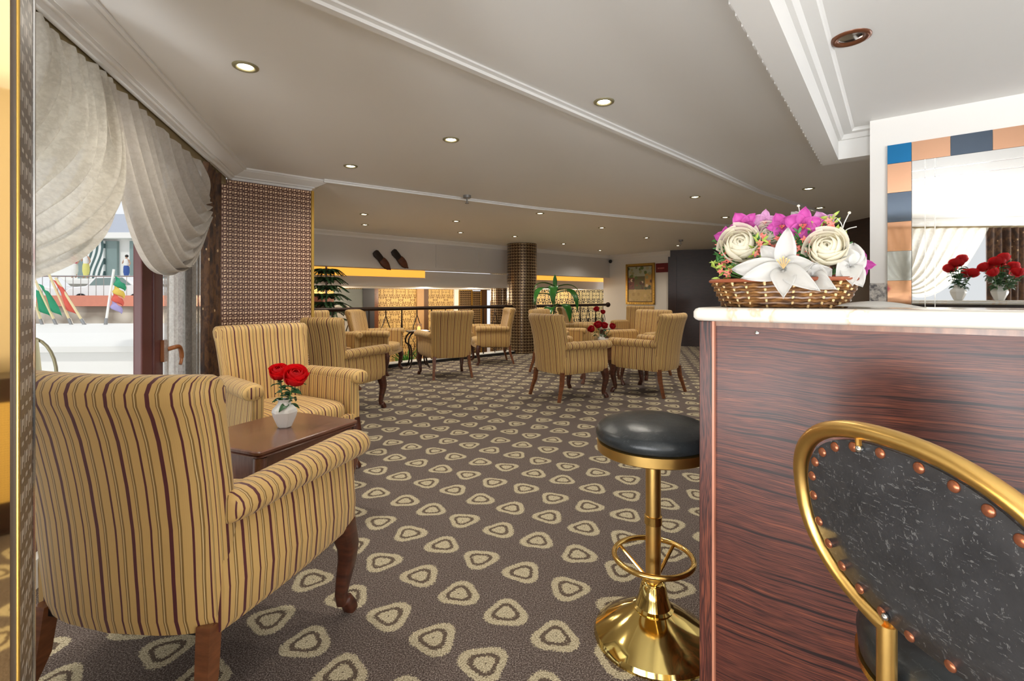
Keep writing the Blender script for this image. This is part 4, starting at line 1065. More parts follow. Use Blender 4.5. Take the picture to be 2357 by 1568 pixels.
for i, pts in enumerate([[(1850, 530), (1843, 500), (1838, 474)], [(1930, 540), (1944, 512), (1955, 490)], [(1930, 545), (1938, 520), (1927, 503)], [(1934, 545), (1950, 528), (1972, 522)], [(1945, 640), (1965, 655), (1962, 678)]]):
    ps = [bf(a, b, 1.58) for a, b in pts]; base = BAR(BS, BN, CZ + HB * .5)
    P = catmull([base * .5 + ps[0] * .5] + ps, 4); bm = bmesh.new(); loop_tube(bm, [p - base for p in P], .0014, 6)
    t = thing('curly_twig', ['thin white twig with a bud at the top centre of the bouquet', 'tallest white twig with a bud at upper right', 'short curled white twig inside the upper right group', 'white twig bending right at upper right', 'white tendril hanging over the right basket rim'][i], 'twig', base)
    obj('twig_stem', bm, M['lily'], t)
    if i in (0, 1):
        bm = bmesh.new(); bmesh.ops.create_uvsphere(bm, u_segments=10, v_segments=6, radius=.004); s_ = obj('bud', bm, M['cream'], t); s_.location = ps[-1] - base
bm = bmesh.new(); grid(bm, lambda u, v: BAR(-.14 + .20 * u, 1.55 + .03 * u + (v - .5) * .085 * math.sin(PI * min(.97, u * .85 + .12)), CZ + .003 + .014 * math.sin(PI * v) * math.sin(PI * u) + .004 * (1 - u)), 12, 8); tag(obj('fallen_petal', bm, M['lily'], recalc=False, solid=.001), 'long white petal lying on the marble right of the basket', 'petal')

# ------------------------------------------------------------------ balustrade
bl = thing('balustrade', 'wrought-iron balustrade with round handrail along the stairwell edge', 'railing', RL(-3, 0)); o0 = RL(-3, 0)
t0, t1_ = -4.45, 3.62
loc(obj('handrail', TB([RL(t0, 0, 1.0), RL(t1_, 0, 1.0)], .032, 12), M['iron'], bl), o0)
bm = bmesh.new(); bmesh.ops.create_uvsphere(bm, u_segments=16, v_segments=10, radius=.065); e_ = obj('end_knob', bm, M['iron'], bl); e_.location = RL(t1_, 0, 1.0) - o0
k = 0; tt = t0 + .1
while tt < t1_ - .1:
    p = RL(tt, 0); bm = bmesh.new()
    if k % 2 == 0:
        loop_tube(bm, [(p.x, p.y, z) for z in (.06, .35, .36, .46, .56, .57, .62, .72, .82, .83, .98)], [.012, .012, .02, .014, .012, .02, .026, .016, .012, .012, .012], 8)
    else:
        loop_tube(bm, [(p.x, p.y, .06), (p.x, p.y, .50)], .009, 6); loop_tube(bm, [(p.x, p.y, .86), (p.x, p.y, .98)], .009, 6)
        dr = Vector((DR.x, DR.y, 0))
        for s in (-1, 1): loop_tube(bm, catmull([p + Vector((0, 0, .88)), p + dr * s * .045 + Vector((0, 0, .76)), p + dr * s * .085 + Vector((0, 0, .64)), p + dr * s * .06 + Vector((0, 0, .55)), p + Vector((0, 0, .5))], 4), .008, 6)
        loop_tube(bm, [p + Vector((0, 0, .5)), p + Vector((0, 0, .62)), p + Vector((0, 0, .68))], [.01, .022, .004], 8)
        for s in (-1, 1): loop_tube(bm, catmull([p + Vector((0, 0, .1)), p + dr * s * .08 + Vector((0, 0, .2)), p + dr * s * .05 + Vector((0, 0, .36)), p + dr * s * .09 + Vector((0, 0, .44)), p + dr * s * .04 + Vector((0, 0, .45))], 4), .006, 6)
    loc(obj('baluster', bm, M['iron'], bl), o0); tt += .31; k += 1
bm = bmesh.new(); prism(bm, [RL(-4.5, -.06)[:2], RL(3.7, -.06)[:2], RL(3.7, .18)[:2], RL(-4.5, .18)[:2]], .001, .06); prism(bm, [RL(-4.5, .12)[:2], RL(3.7, .12)[:2], RL(3.7, .18)[:2], RL(-4.5, .18)[:2]], -.4, .0); struct('trim_13', bm, M['curb'], smooth=False)
bm = bmesh.new(); prism(bm, [RL(-4.5, -.085)[:2], RL(3.7, -.085)[:2], RL(3.7, -.061)[:2], RL(-4.5, -.061)[:2]], .001, .05); struct('baseboard_far', bm, M['black'], smooth=False)

# ------------------------------------------------------------------ plants
def pot(bm, r, h): lathe(bm, [(r * .7, 0), (r, h), (r * 1.05, h), (r * 1.05, h - .02), (r * .9, h - .03), (.01, h - .03)], 24)
fr = thing('fir_plant', 'dark green fir-like plant with drooping tiers behind the pier and balustrade', 'plant', (-3.16, 8.25, -1.2))
bm = bmesh.new(); pot(bm, .25, .5); obj('pot', bm, M['pot'], fr)
obj('trunk', TB([(0, 0, .45), (0, 0, 2.92)], .018, 8), M['legtan'], fr)
bm = bmesh.new(); rr_ = random.Random(2)
for tier in range(7):
    z = 1.98 + tier * .14; L = .46 - .03 * tier
    for i in range(9):
        a = 2 * PI * i / 9 + tier * .5; d = Vector((math.cos(a), math.sin(a), 0)); P = [Vector((0, 0, z)), d * L * .5 + Vector((0, 0, z + .06)), d * L + Vector((0, 0, z - .04))]
        P = catmull(P, 5)
        for j in range(1, len(P)):
            p = P[j]; w = .09 * (1 - j / len(P)) + .03; s = Vector((-d.y, d.x, 0))
            for sg in (-1, 1):
                for q_ in range(2):
                    pp = P[j - 1].lerp(p, q_ * .5); petal(bm, pp, pp + s * sg * w + d * .06 + Vector((0, 0, -.035)), .024, (0, 0, 1), .2, 2, 2, .8)
obj('foliage', bm, M['pine'], fr, recalc=False)
bp = thing('broad_leaf_plant', 'tall plant with long glossy green leaves beside the mosaic pillar', 'plant', (.80, 9.55, 0))
bm = bmesh.new(); pot(bm, .16, .3); obj('pot', bm, M['pot'], bp)
obj('stem', TB([(0, 0, .28), (.02, 0, .9), (.06, 0, 1.45)], .014, 8), M['stem'], bp)
for (z, a, L, dr_, w) in [(1.35, 90, .28, -.9, .05), (1.4, 185, .42, .75, .11), (1.38, -10, .5, .95, .12), (1.32, 215, .5, .9, .12), (1.3, -45, .55, 1.0, .12), (1.35, 260, .5, .95, .11), (1.25, 20, .45, .8, .1), (1.2, 160, .45, .8, .1), (.7, 190, .42, .3, .12), (.6, 230, .45, .5, .12), (.75, 170, .5, .1, .11), (.6, 150, .4, .4, .11), (1.0, -60, .5, .9, .12), (.95, 250, .5, .9, .12)]:
    bm = bmesh.new(); d = Vector((math.cos(R(a)), math.sin(R(a)), 0)); P0 = Vector((.05 * (z / 1.4), 0, z))
    def fn(u, v, d=d, P0=P0, L=L, dr_=dr_, w=w):
        vv = v * 2 - 1; s = Vector((-d.y, d.x, 0)); ww = w * .85 * math.sin(PI * min(.98, u * .9 + .08)) ** .8
        return P0 + d * L * (math.sin(u * 1.6) if dr_ > 0 else .12 * u) + Vector((0, 0, (.18 * math.sin(u * PI * .6) - dr_ * L * u * u) if dr_ > 0 else L * u)) + s * vv * ww + Vector((0, 0, abs(vv) * .02))
    grid(bm, fn, 9, 4); obj('leaf', bm, M['bleaf'], bp, recalc=False, solid=.0015)
fe = thing('fern', 'bright green fern in a tall white planter on the lower level beyond the balustrade', 'plant', (-2.14, 9.85, -1.2))
bm = bmesh.new(); pot(bm, .18, .82); obj('pot', bm, M['potw'], fe)
bm = bmesh.new(); rr_ = random.Random(6)
for i in range(70):
    a = rr_.uniform(0, 2 * PI); L = rr_.uniform(.25, .5); d = Vector((math.cos(a), math.sin(a), 0)); petal(bm, Vector((0, 0, .8)) + d * .05, Vector((0, 0, .8)) + d * L * .7 + Vector((0, 0, rr_.uniform(.25, .62))), .035, (0, 0, 1), .2, 5, 2, .8, .1)
obj('fronds', bm, M['fern'], fe, recalc=False)

# ------------------------------------------------------------------ slippers on the fascia
def slipper(px, py, label):
    d_ = F0.dot(FN) - .025; c = on_plane(px, py, FN, d_); t = thing('wall_slipper', label, 'slipper', c)
    a0 = R(-47); ax = Vector((FD.x, FD.y, 0)) * math.cos(a0) + Vector((0, 0, 1)) * math.sin(a0); ay = Vector((FD.x, FD.y, 0)) * -math.sin(a0) + Vector((0, 0, 1)) * math.cos(a0); nz = Vector((FN.x, FN.y, 0)) * -1
    def loft(prof, mat, name):
        bm = bmesh.new(); rings = []
        for u, w, h, z in prof:
            rings.append([bm.verts.new(ax * u * 1.1 + ay * w * 1.45 * math.cos(2 * PI * k / 16) + nz * (z + h * math.sin(2 * PI * k / 16))) for k in range(16)])
        bridge(bm, rings); obj(name, bm, mat, t)
    loft([(-.2, .01, .005, 0), (-.195, .035, .01, 0), (-.15, .05, .012, 0), (-.05, .042, .012, 0), (.05, .052, .012, 0), (.13, .045, .012, 0), (.185, .022, .01, 0), (.2, .004, .004, .01)], M['slipperd'], 'sole')
    loft([(-.02, .045, .02, .03), (.03, .052, .035, .03), (.09, .05, .035, .03), (.14, .038, .028, .028), (.185, .018, .018, .03), (.21, .005, .006, .045)], M['slipper'], 'upper')
    loft([(-.197, .03, .012, .012), (-.17, .046, .016, .016), (-.10, .046, .014, .016), (-.02, .042, .012, .016)], M['slipperd'], 'insole')
slipper(879, 600, 'left of two brown leather slippers mounted on the white fascia')
slipper(920, 597, 'right of two brown leather slippers mounted on the white fascia')

# ------------------------------------------------------------------ painting, sign, camera, sprinklers
dq = QA.dot(QN)
a = on_plane(1441, HY, QN, dq - .03); b = on_plane(1507, HY, QN, dq - .03)
zt = on_plane(1475, 607, QN, dq).z; zbm = on_plane(1475, 701, QN, dq).z
pw = (b - a).length; pc = (a + b) / 2; pc.z = (zt + zbm) / 2; ph_ = zt - zbm
pt = thing('framed_painting', 'ornate gold-framed street scene painting on the far white wall', 'painting', (pc.x, pc.y, pc.z), math.atan2(QD.y, QD.x))
bm = bmesh.new()
for s in (-1, 1):
    for (w0, d0) in ((.055, .04),):
        box(bm, (s * (pw / 2 - .03), 0, 0), (.06, d0, ph_)); box(bm, (0, 0, s * (ph_ / 2 - .03)), (pw, d0, .06))
    for k in range(16): box(bm, (s * (pw / 2 - .03), -.022, -ph_ / 2 + ph_ * (k + .5) / 16), (.03, .012, .03)); 
    for k in range(12): box(bm, (-pw / 2 + pw * (k + .5) / 12, -.022, s * (ph_ / 2 - .03)), (.03, .012, .03))
obj('gilt_frame', bm, M['gold'], pt, bevel=.004)
bm = bmesh.new()
for s in (-1, 1): box(bm, (s * (pw / 2 - .07), -.004, 0), (.02, .03, ph_ - .12)); box(bm, (0, -.004, s * (ph_ / 2 - .07)), (pw - .12, .03, .02))
obj('inner_frame', bm, flat('dark_gilt', (90, 62, 28), .4, .5), pt)
bm = bmesh.new(); grid(bm, lambda u, v: ((u - .5) * (pw - .15), -.004, (v - .5) * (ph_ - .15)), 60, 80)
me = bpy.data.meshes.new('canvas'); bm.normal_update(); bm.to_mesh(me); bm.free()
ca_ = me.color_attributes.new('Col', 'FLOAT_COLOR', 'POINT'); rp = random.Random(9)
blobs = []
for _ in range(70):
    y = rp.random(); x = rp.random()
    if y > .62: colr = rp.choice([(150, 150, 110), (120, 130, 80), (170, 160, 120), (90, 110, 60)])
    elif y > .35: colr = rp.choice([(90, 60, 50), (150, 80, 60), (220, 200, 170), (70, 80, 60), (190, 140, 70), (120, 110, 130)])
    else: colr = rp.choice([(200, 170, 100), (180, 150, 90), (210, 180, 120)])
    blobs.append((x, y, rp.uniform(.03, .09), srgb(*colr)))
for i, v in enumerate(me.vertices):
    u = v.co.x / (pw - .15) + .5; w = v.co.z / (ph_ - .15) + .5
    c = srgb(168, 172, 150) if w > .72 else (srgb(104, 96, 62) if w > .34 else srgb(196, 166, 104))
    if u < .26 and .35 < w < .72: c = srgb(122, 70, 62)
    if u > .7 and .42 < w < .8: c = srgb(190, 150, 80)
    for x, y, r_, cc_ in blobs:
        if (u - x) ** 2 + ((w - y) * 1.2) ** 2 < r_ * r_ * .5: c = cc_
    ca_.data[i].color = (*c, 1)
t = NT('painted_canvas'); at_ = t.n('ShaderNodeAttribute'); at_.attribute_name = 'Col'; me.materials.append(t.set(Base_Color=at_.outputs['Color'], Roughness=.4))
co = bpy.data.objects.new('canvas', me); COL.objects.link(co); co.parent = pt
a = on_plane(1510, HY, QN, dq - .02); b = on_plane(1544, HY, QN, dq - .02); zt = on_plane(1527, 606, QN, dq).z; zbm = on_plane(1527, 627, QN, dq).z
sw = (b - a).length; sg = thing('wall_sign', 'small maroon sign on the white wall right of the painting', 'sign', ((a.x + b.x) / 2, (a.y + b.y) / 2, (zt + zbm) / 2), math.atan2(QD.y, QD.x))
obj('sign_plate', B((0, 0, 0), (sw, .03, zt - zbm)), M['red_sign'], sg, bevel=.005)
bm = bmesh.new()
for i, w in enumerate((.02, .05, .02, .035, .03, .04, .02)): box(bm, (-.12 * sw + i * .045 * sw * 1.6 - .1, -.018, -.01), (w * .5, .006, .035))
bm2 = bm; obj('sign_lettering', bm2, M['signtxt'], sg)
cp_ = on_plane(1405, 602, QN, dq - .05)
scm = thing('security_camera', 'tiny black dome camera high in the far corner', 'camera', cp_)
bm = bmesh.new(); bmesh.ops.create_uvsphere(bm, u_segments=16, v_segments=10, radius=.05); obj('dome', bm, M['black'], scm); obj('mount', TB([(0, 0, 0), Vector((QN.x, QN.y, 0)) * .05], .03, 10), M['plaster'], scm)
for px, py, lb in [(1075, 454, 'steel ceiling sprinkler beside the second ceiling rib'), (1567, 556, 'steel ceiling sprinkler near the far corner')]:
    p = cpt(px, py - 4); s_ = thing('ceiling_sprinkler', lb, 'sprinkler', p)
    obj('flange', LT([(.001, -.032), (.04, -.032), (.045, -.028), (.045, 0)], 16), M['pipe'], s_)
    bm = bmesh.new(); loop_tube(bm, [(0, 0, -.03), (0, 0, -.085)], .008, 8); lathe(bm, [(.001, -.092), (.022, -.092), (.022, -.086), (.001, -.086)], 12); obj('head', bm, M['pipe'], s_)

# ------------------------------------------------------------------ downlights
def make_downlight(px, py, label, r=.056, on=True, warm=False):
    p = cpt(px, py); t = thing('downlight', label, 'ceiling light', p)
    rim = M['brownrim'] if not on else M['olive']
    obj('trim_ring', LT([(r * .62, .004), (r * .66, -.004), (r * .9, -.010), (r * 1.06, -.005), (r * 1.08, .0)], 28), rim, t, ang=60)
    obj('lamp', LT([(.0001, -.006), (r * .35, -.006), (r * .63, -.001), (r * .63, .001)], 24), M['lampglow'] if on else M['chrome'], t)
    return t
dls = [(565, 153, 'nearest glowing ceiling downlight, at upper left'), (1390, 234, 'glowing downlight right of the long ceiling rib, second nearest'), (1038, 321, 'glowing downlight in the middle of the ceiling before the second rib'), (807, 382, 'glowing downlight just above the fretwork pier crown'),
       (1600, 453, 'yellowish downlight at right between the two ribs'), (1861, 434, 'downlight below the white beam, above the flowers'), (1887, 478, 'lower downlight above the flower basket'), (1669, 500, 'small downlight left above the flowers near the second rib'),
       (838, 493, 'upper of two small downlights right of the pier'), (840, 517, 'lower of two small downlights right of the pier'), (1050, 509, 'upper small downlight left of centre beyond the second rib'), (1060, 535, 'lower small downlight left of centre above the fascia'),
       (1243, 491, 'small downlight at centre just beyond the second rib'), (1385, 524, 'small downlight right of centre beyond the second rib'), (1185, 544, 'small downlight just over the mosaic pillar top'), (1297, 561, 'small downlight right of the mosaic pillar'), (1488, 547, 'small downlight above the painting'), (1381, 576, 'farthest downlight above the amber cove at right'), (1560, 565, 'far downlight beside the sprinkler near the dark wall')]
for i, (px, py, lb) in enumerate(dls):
    t = make_downlight(px, py, lb)
    ld = bpy.data.lights.new('downlight_bulb', 'SPOT'); ld.energy = 30; ld.color = (1, .92, .80); ld.spot_size = R(150); ld.spot_blend = .9; ld.shadow_soft_size = .05
    lo = bpy.data.objects.new('downlight_bulb', ld); COL.objects.link(lo); lo.parent = t; lo.location = (0, 0, -.02)
make_downlight(1958, 87, 'unlit brown-rimmed ceiling downlight over the bar', .072, False)

# ------------------------------------------------------------------ behind the camera: what the bronze mirror shows
cb_rot = heading(.53, -.85) + 0
cbm = thing('cane_cabinet', 'cane-fronted wooden cabinet seen in the gold-tinted mirror at the left edge', 'cabinet', (.86, -1.62, 0), heading(-.53, .85))
obj('body', B((0, -.1, .40), (.8, .3, .78)), M['darkwood'], cbm)
obj('cane_panel', B((0, .056, .42), (.70, .012, .50)), M['cane'], cbm, uv=lambda c, n: (c.x, c.z), smooth=False)
bm = bmesh.new(); box(bm, (.95, -1.95, CEIL / 2), (1.1, .08, CEIL), Matrix.Rotation(heading(-.53, .85), 3, 'Z')); struct('wall_back_panel', bm, M['beige'], smooth=False)

# ------------------------------------------------------------------ exterior beyond the window
bm = bmesh.new(); prism(bm, [(-60, -20), (-5.6, -20), (-5.6, 60), (-60, 60)], -3.2, -3.0); struct('ground_outside', bm, M['street'], smooth=False)
def ext(px, py, Y): return at(px, py, Y)
# stepped white parapet with dentils
XD = Vector((1, .06)).normalized()
def EX(x, y, z): return (x, y, z)
bm = bmesh.new()
prof_e = [(5.0, -3.0), (5.0, .35), (4.95, .36), (4.95, .62), (4.84, .64), (4.82, .70), (4.95, .72), (5.4, .80), (6.4, .85), (6.4, -3.0)]
rings = []
for x in (-9.0, -3.55): rings.append([bm.verts.new((x, y + (x + 6) * .05, z)) for y, z in prof_e])
bridge(bm, rings); 
ob = obj('parapet', bm, M['ext_white'], smooth=False); tag(ob, 'white stepped parapet outside the window with a sloping top', 'parapet')
for k in range(9):
    x = -7.2 + k * .42; bm = bmesh.new(); prism(bm, [(x, 4.9 + (x + 6) * .05), (x + .12, 4.9 + (x + 6) * .05), (x + .12, 5.02 + (x + 6) * .05), (x, 5.02 + (x + 6) * .05)], .18, .33)
    o_ = obj('dentil', bm, M['ext_white'], ob, smooth=False)
bm = bmesh.new(); box(bm, (-9, 9.3, -.95), (11, .4, 3.95)); tag(obj('stone_wall', bm, M['stone'], smooth=False), 'low rubble stone wall beyond the parapet', 'wall')
bm = bmesh.new(); box(bm, (-9, 9.25, 1.13), (11, .55, .20)); tag(obj('wall_coping', bm, M['coping'], smooth=False), 'red painted coping on top of the rubble wall', 'coping')
fn_ = thing('street_fence', 'thin dark metal fence behind the red coping', 'fence', (-9, 9.5, 1.23))
obj('rail', TB([(-5, 0, .38), (5.4, 0, .38)], .015, 6), M['pipe'], fn_)
bm = bmesh.new()
for k in range(70): loop_tube(bm, [(-5 + k * .15, 0, 0), (-5 + k * .15, 0, .38)], .007, 4)
o_ = obj('pickets', bm, M['pipe'], fn_)
# building
bd_ = thing('shop_building', 'white building with striped curtains in tall windows across the street', 'building', (-13, 15, -3))
o0 = Vector((-13, 15, -3))
def bb(name, x0, x1, y0, y1, z0, z1, mt, par=bd_, **kw):
    bm = bmesh.new(); box(bm, ((x0 + x1) / 2, (y0 + y1) / 2, (z0 + z1) / 2), (x1 - x0, y1 - y0, z1 - z0)); ob = obj(name, bm, mt, par, smooth=False, **kw); ob.data.transform(Matrix.Translation(-o0)); return ob
YB = 14.5
def ex_x(px, Y=YB): return (px - CX) / F * Y
def ex_z(py, Y=YB): return EYE - (py - HY) / F * Y
bb('wall', ex_x(-60), ex_x(420), YB + .4, YB + 3, -3, ex_z(535), M['ext_white'])
for x0, x1 in [(-40, 30), (60, 150), (180, 255), (278, 345)]: pass
for (x0, x1) in [(-30, 60), (158, 250), (280, 370)]:
    bb('window_glass', ex_x(x0), ex_x(x1), YB + .30, YB + .398, ex_z(640), ex_z(552), M['extglass'])
    bb('striped_curtain', ex_x(x0 + 26), ex_x(x0 + 66), YB + .22, YB + .29, ex_z(640), ex_z(552), M['stripedc'])
bb('cornice', ex_x(-60), ex_x(420), YB + .0, YB + .5, ex_z(548), ex_z(535), M['ext_white'])
bb('sill', ex_x(-60), ex_x(420), YB + .0, YB + .5, ex_z(652), ex_z(641), M['ext_white'])
bm = bmesh.new(); v = [(ex_x(-60), YB, ex_z(535)), (ex_x(430), YB, ex_z(535)), (ex_x(430), YB + 4, ex_z(440)), (ex_x(-60), YB + 4, ex_z(440)), (ex_x(-60), YB + 4, ex_z(535)), (ex_x(430), YB + 4, ex_z(535))]
V = [bm.verts.new(Vector(q) - o0) for q in v]; bm.faces.new((V[0], V[1], V[2], V[3])); bm.faces.new((V[0], V[3], V[4])); bm.faces.new((V[1], V[5], V[2])); bm.faces.new((V[3], V[2], V[5], V[4])); bm.faces.new((V[0], V[4], V[5], V[1])); obj('roof', bm, M['ext_roof'], bd_, smooth=False)
# awning above the window, outside
bm = bmesh.new()
p = [W(-1.2, .5, 2.5), W(2.2, .5, 2.5), W(2.9, 2.3, 2.02), W(-1.0, 2.3, 2.02)]
V = [bm.verts.new(q) for q in p] + [bm.verts.new(q + Vector((0, 0, .03))) for q in p]
bm.faces.new(V[3::-1]); bm.faces.new(V[4:]); [bm.faces.new((V[i], V[(i + 1) % 4], V[4 + (i + 1) % 4], V[4 + i])) for i in range(4)]
tag(obj('awning', bm, M['awn'], smooth=False), 'cream cloth awning over the outside of the window', 'awning')
# flags
for (bx, by, tx, ty, mt, fl_, lb) in [(98, 752, 60, 640, 'pole', 'fgreen', 'leftmost leaning flagpole with green flag by the stone wall'), (130, 748, 78, 640, 'pole', 'fgreen', 'leaning flagpole second from left by the stone wall'), (165, 744, 112, 630, 'pole', 'fred', 'leaning flagpole with red flag by the stone wall'), (195, 740, 128, 640, 'pole', None, 'bare leaning flagpole right of the red flag'),
        (243, 738, 262, 620, 'ext_white', 'multi', 'white flagpole with tricolour flag at the middle of the view'), (313, 738, 322, 650, 'ext_white', 'fyel', 'short white flagpole with small yellow flag beside the window frame')]:
    Yf = 6.3; a_ = at(bx, by, Yf); a_.z = .84; b_ = at(tx, ty, Yf); t = thing('flagpole', lb, 'flag', a_)
    obj('pole', TB([(0, 0, 0), b_ - a_], .014, 8), M[mt], t); obj('ferrule', TB([(0, 0, 0), (b_ - a_) * .12], .02, 8), M['pipe'], t)
    if fl_:
        dd = (b_ - a_)
        for q_, mm in enumerate(['fgreen', 'fyel', 'fred', 'fviolet'] if fl_ == 'multi' else [fl_]):
            bm = bmesh.new(); n_ = 4 if fl_ == 'multi' else 1
            def fn(u, v, dd=dd, q_=q_, n_=n_):
                return dd * (1 - .12 * 1 - .55 * ((q_ + v) / n_)) + Vector((.02 + .14 * u, .03 * math.sin(u * 6 + v * 3), -.1 * u))
            grid(bm, fn, 6, 5); obj('flag_cloth', bm, M[mm], t, recalc=False, solid=.002)
# figures in the shop windows
def figure(px, py_foot, H, top, bot, label):
    Y = YB - .6; p = at(px, py_foot, Y); t = thing('mannequin', label, 'mannequin', p); s = H / 1.75
    def skin(name, pts, edges, rad, mat, par):
        me = bpy.data.meshes.new(name); me.from_pydata([Vector(q) * s for q in pts], edges, []); o = bpy.data.objects.new(name, me); COL.objects.link(o); o.parent = par
        m = o.modifiers.new('k', 'SKIN'); me.skin_vertices[0].data[0].use_root = True
        for i, r_ in enumerate(rad): me.skin_vertices[0].data[i].radius = (r_ * s, r_ * s)
        u = o.modifiers.new('u', 'SUBSURF'); u.levels = 1; u.render_levels = 1; me.materials.append(mat); return o
    skin('body', [(0, 0, .95), (0, 0, 1.2), (0, 0, 1.45), (0, 0, 1.55), (0, 0, 1.68), (.19, 0, 1.42), (.27, .02, 1.15), (.25, -.12, .95), (-.19, 0, 1.42), (-.3, 0, 1.2), (-.2, -.15, 1.15), (.1, 0, .9), (.11, 0, .5), (.11, 0, .06), (.11, -.12, .03), (-.1, 0, .9), (-.13, -.02, .5), (-.15, .02, .06), (-.15, -.1, .03)],
         [(0, 1), (1, 2), (2, 3), (3, 4), (2, 5), (5, 6), (6, 7), (2, 8), (8, 9), (9, 10), (0, 11), (11, 12), (12, 13), (13, 14), (0, 15), (15, 16), (16, 17), (17, 18)], [.13, .12, .13, .05, .1, .055, .042, .03, .055, .042, .03, .09, .06, .04, .035, .09, .06, .04, .035], M['skin'], t)
    obj('top', LT([(.14 * s, .95 * s), (.155 * s, 1.1 * s), (.17 * s, 1.35 * s), (.15 * s, 1.48 * s), (.06 * s, 1.53 * s)], 14), M[top], t)
    obj('bottoms', LT([(.12 * s, .1 * s), (.2 * s, .5 * s), (.19 * s, .85 * s), (.16 * s, 1.0 * s)], 14), M[bot], t)
    bm = bmesh.new(); bmesh.ops.create_uvsphere(bm, u_segments=12, v_segments=8, radius=.115 * s); h = obj('hair', bm, M['slipperd'], t); h.location = (0, .03 * s, 1.73 * s)
figure(172, 640, .72, 'cpink', 'cwhite', 'figure in a pink top standing in the left shop window')
figure(198, 641, .74, 'cwhite', 'cyel', 'figure in a white top and yellow skirt beside the striped curtain')
figure(291, 642, .66, 'cwhite', 'cblue', 'figure in a white top and blue trousers in the right shop window')
# ledge the figures stand on
bm = bmesh.new(); box(bm, ((ex_x(-60) + ex_x(420)) / 2, YB - .57, ex_z(648) - .05), (ex_x(420) - ex_x(-60), 1.1, .10)); tag(obj('balcony_ledge', bm, M['ext_white'], smooth=False), 'white ledge carrying the figures below the shop windows', 'ledge')
# parked white cars behind the fence
for cx_, lb in [(-11.15, 'white parked car behind the fence, left one'), (-9.0, 'white parked car behind the fence, right one')]:
    zc_ = 1.0; t = thing('parked_car', lb, 'car', (cx_, 11.2, zc_))
    bm = bmesh.new(); side = [(-1.0, .12), (-1.0, .32), (-.85, .42), (-.5, .45), (-.3, .66), (.35, .68), (.62, .46), (.95, .42), (1.0, .3), (1.0, .12)]
    bridge(bm, [[bm.verts.new((x, y, z)) for x, z in side] for y in (-.4, .4)]); obj('body', bm, M['carw'], t, bevel=.03)
    bm = bmesh.new(); bridge(bm, [[bm.verts.new((x, y, z)) for x, z in [(-.42, .46), (-.27, .62), (.32, .64), (.52, .47)]] for y in (-.405, .405)]); obj('side_windows', bm, M['extglass'], t)
    for x in (-.6, .62):
        for y in (-.36, .36): bm = bmesh.new(); loop_tube(bm, [(x, y - .06, .14), (x, y + .06, .14)], .14, 16); obj('wheel', bm, M['tyre'], t)
bm = bmesh.new(); box(bm, (-10, 11.3, -1.0), (12, 3.2, 4.0)); o_ = obj('raised_road', bm, M['street'], smooth=False); o_['kind'] = 'structure'; o_.name = 'ground_road'
# round-backed garden chair outside
gc = thing('garden_chair', 'round-backed olive metal garden chair just outside the window', 'chair', (-2.95, 3.05, -.4))
gp = at(70, 868, 3.0); c = gp - Vector((-2.95, 3.05, -.4))
pts = [c + Vector((.115 * math.cos(2 * PI * k / 28), .05 * math.cos(2 * PI * k / 28), .24 * math.sin(2 * PI * k / 28))) for k in range(28)]
obj('back_hoop', TB(pts, .009, 8, closed=True), M['olive'], gc)
obj('back_splat', TB([c + Vector((.02, 0, .23)), c + Vector((.045, 0, 0)), c + Vector((.06, 0, -.24))], .03, 8, rb=.008), M['olive'], gc)
obj('cross_bar', TB([c + Vector((0, 0, -.03)), c + Vector((.10, 0, -.03))], .03, 8, rb=.01), M['olive'], gc)
obj('seat', LT([(.001, 0), (.2, 0), (.21, .01), (.2, .02), (.001, .022)], 24, c=(c.x, c.y + .2, c.z - .27)), M['olive'], gc)
for a in (45, 135, 225, 315): obj('leg', TB([(c.x + .15 * math.cos(R(a)), c.y + .2 + .15 * math.sin(R(a)), c.z - .26), (c.x + .19 * math.cos(R(a)), c.y + .2 + .19 * math.sin(R(a)), 0)], .009, 6), M['olive'], gc)
bm = bmesh.new(); prism(bm, [W(-1.2, .47)[:2], W(3, .47)[:2], W(3.2, 2.6)[:2], W(-1.2, 2.6)[:2]], -.5, -.4); struct('floor_terrace', bm, M['street'], smooth=False)

# ------------------------------------------------------------------ light
w = bpy.data.worlds.new('sky'); scene.world = w; w.use_nodes = True
bg = w.node_tree.nodes['Background']; bg.inputs[0].default_value = (.93, .96, 1, 1); bg.inputs[1].default_value = .56
sd = bpy.data.lights.new('sun', 'SUN'); sd.energy = .55; sd.angle = R(3); sd.color = (1, .96, .9)
so = bpy.data.objects.new('sun', sd); COL.objects.link(so); so.rotation_euler = (R(48), 0, R(-20))
def window_light(name, loc_, target, sx, sy, e, col=(.96, .98, 1)):  # unseen area lamp added to brighten the ceiling
    l = bpy.data.lights.new(name, 'AREA'); l.shape = 'RECTANGLE'; l.size = sx; l.size_y = sy; l.energy = e; l.color = col
    o = bpy.data.objects.new(name, l); COL.objects.link(o); o.location = loc_
    d = Vector(target) - Vector(loc_); o.rotation_euler = d.to_track_quat('-Z', 'Y').to_euler()
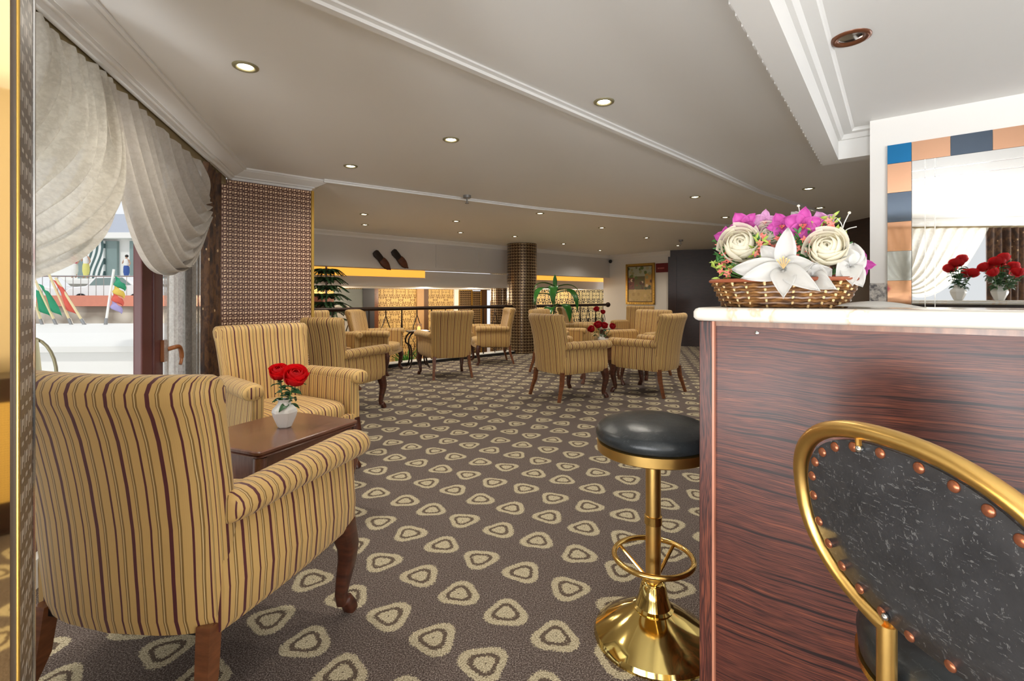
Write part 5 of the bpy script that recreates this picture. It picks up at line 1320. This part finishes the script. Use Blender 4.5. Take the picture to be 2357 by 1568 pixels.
window_light('front_ceiling_fill', (2.6, -4.75, .8), (1.6, -1.5, 3.6), 4.6, 1.2, 200)  # added fill behind the camera, aimed up at the ceiling
window_light('side_ceiling_fill', W(-2.05, .75, .5), W(-1.6, -.9, 2.9), 1.6, .9, 62)  # added upward fill outside the rear windows, here and on the next line
window_light('side_ceiling_fill', W(-4.4, .75, .5), W(-3.6, -.9, 2.9), 2.2, .9, 165)
def plight(name, p, e, col=(1, .86, .66), r=.15):
    l = bpy.data.lights.new(name, 'POINT'); l.energy = e; l.color = col; l.shadow_soft_size = r; o = bpy.data.objects.new(name, l); COL.objects.link(o); o.location = p
for t_, o_, e_ in [(-6, 2.0, 50), (-3.5, 2.4, 50), (-1, 2.2, 50), (.5, 2.2, 40)]: plight('lower_hall_lamp', FA(t_, o_, 1.25), e_ * .5)
for t_ in (2.2, 3.4): plight('lower_hall_lamp', FA(t_, 1.0, 1.3), 7)

vs = scene.view_settings; vs.view_transform = 'Standard'; vs.look = 'None'; vs.exposure = 0.82; vs.gamma = 1; vs.use_curve_mapping = False

# ------------------------------------------------------------------ group phrases for repeated things
GROUPS = {'striped_armchair': 'striped armchairs of the lounge', 'side_table': 'wooden side tables among the armchairs', 'downlight': 'ceiling downlights', 'ceiling_sprinkler': 'ceiling sprinklers',
          'silk_rose': 'silk roses in the basket', 'silk_orchid': 'silk orchids in the basket', 'lily': 'white lilies in the basket', 'flower_sprig': 'blossom sprigs in the basket', 'curly_twig': 'white twigs in the basket',
          'rose': 'red roses in the white vases', 'vase': 'white faceted vases', 'flagpole': 'flagpoles by the stone wall', 'mannequin': 'figures in the shop windows', 'parked_car': 'parked cars behind the fence',
          'wall_slipper': 'slippers on the fascia', 'fretwork_screen': 'fretwork screens on the far lower wall', 'round_pillar': 'round mosaic pillars', 'swag_curtain': 'lace swag curtains', 'brocade_drape': 'brown brocade drapes', 'wall_post': 'posts on the far lower wall'}
for o in bpy.data.objects:
    if o.parent is None and 'label' in o and 'group' not in o:
        g = GROUPS.get(o.name.split('.')[0])
        if g: o['group'] = g
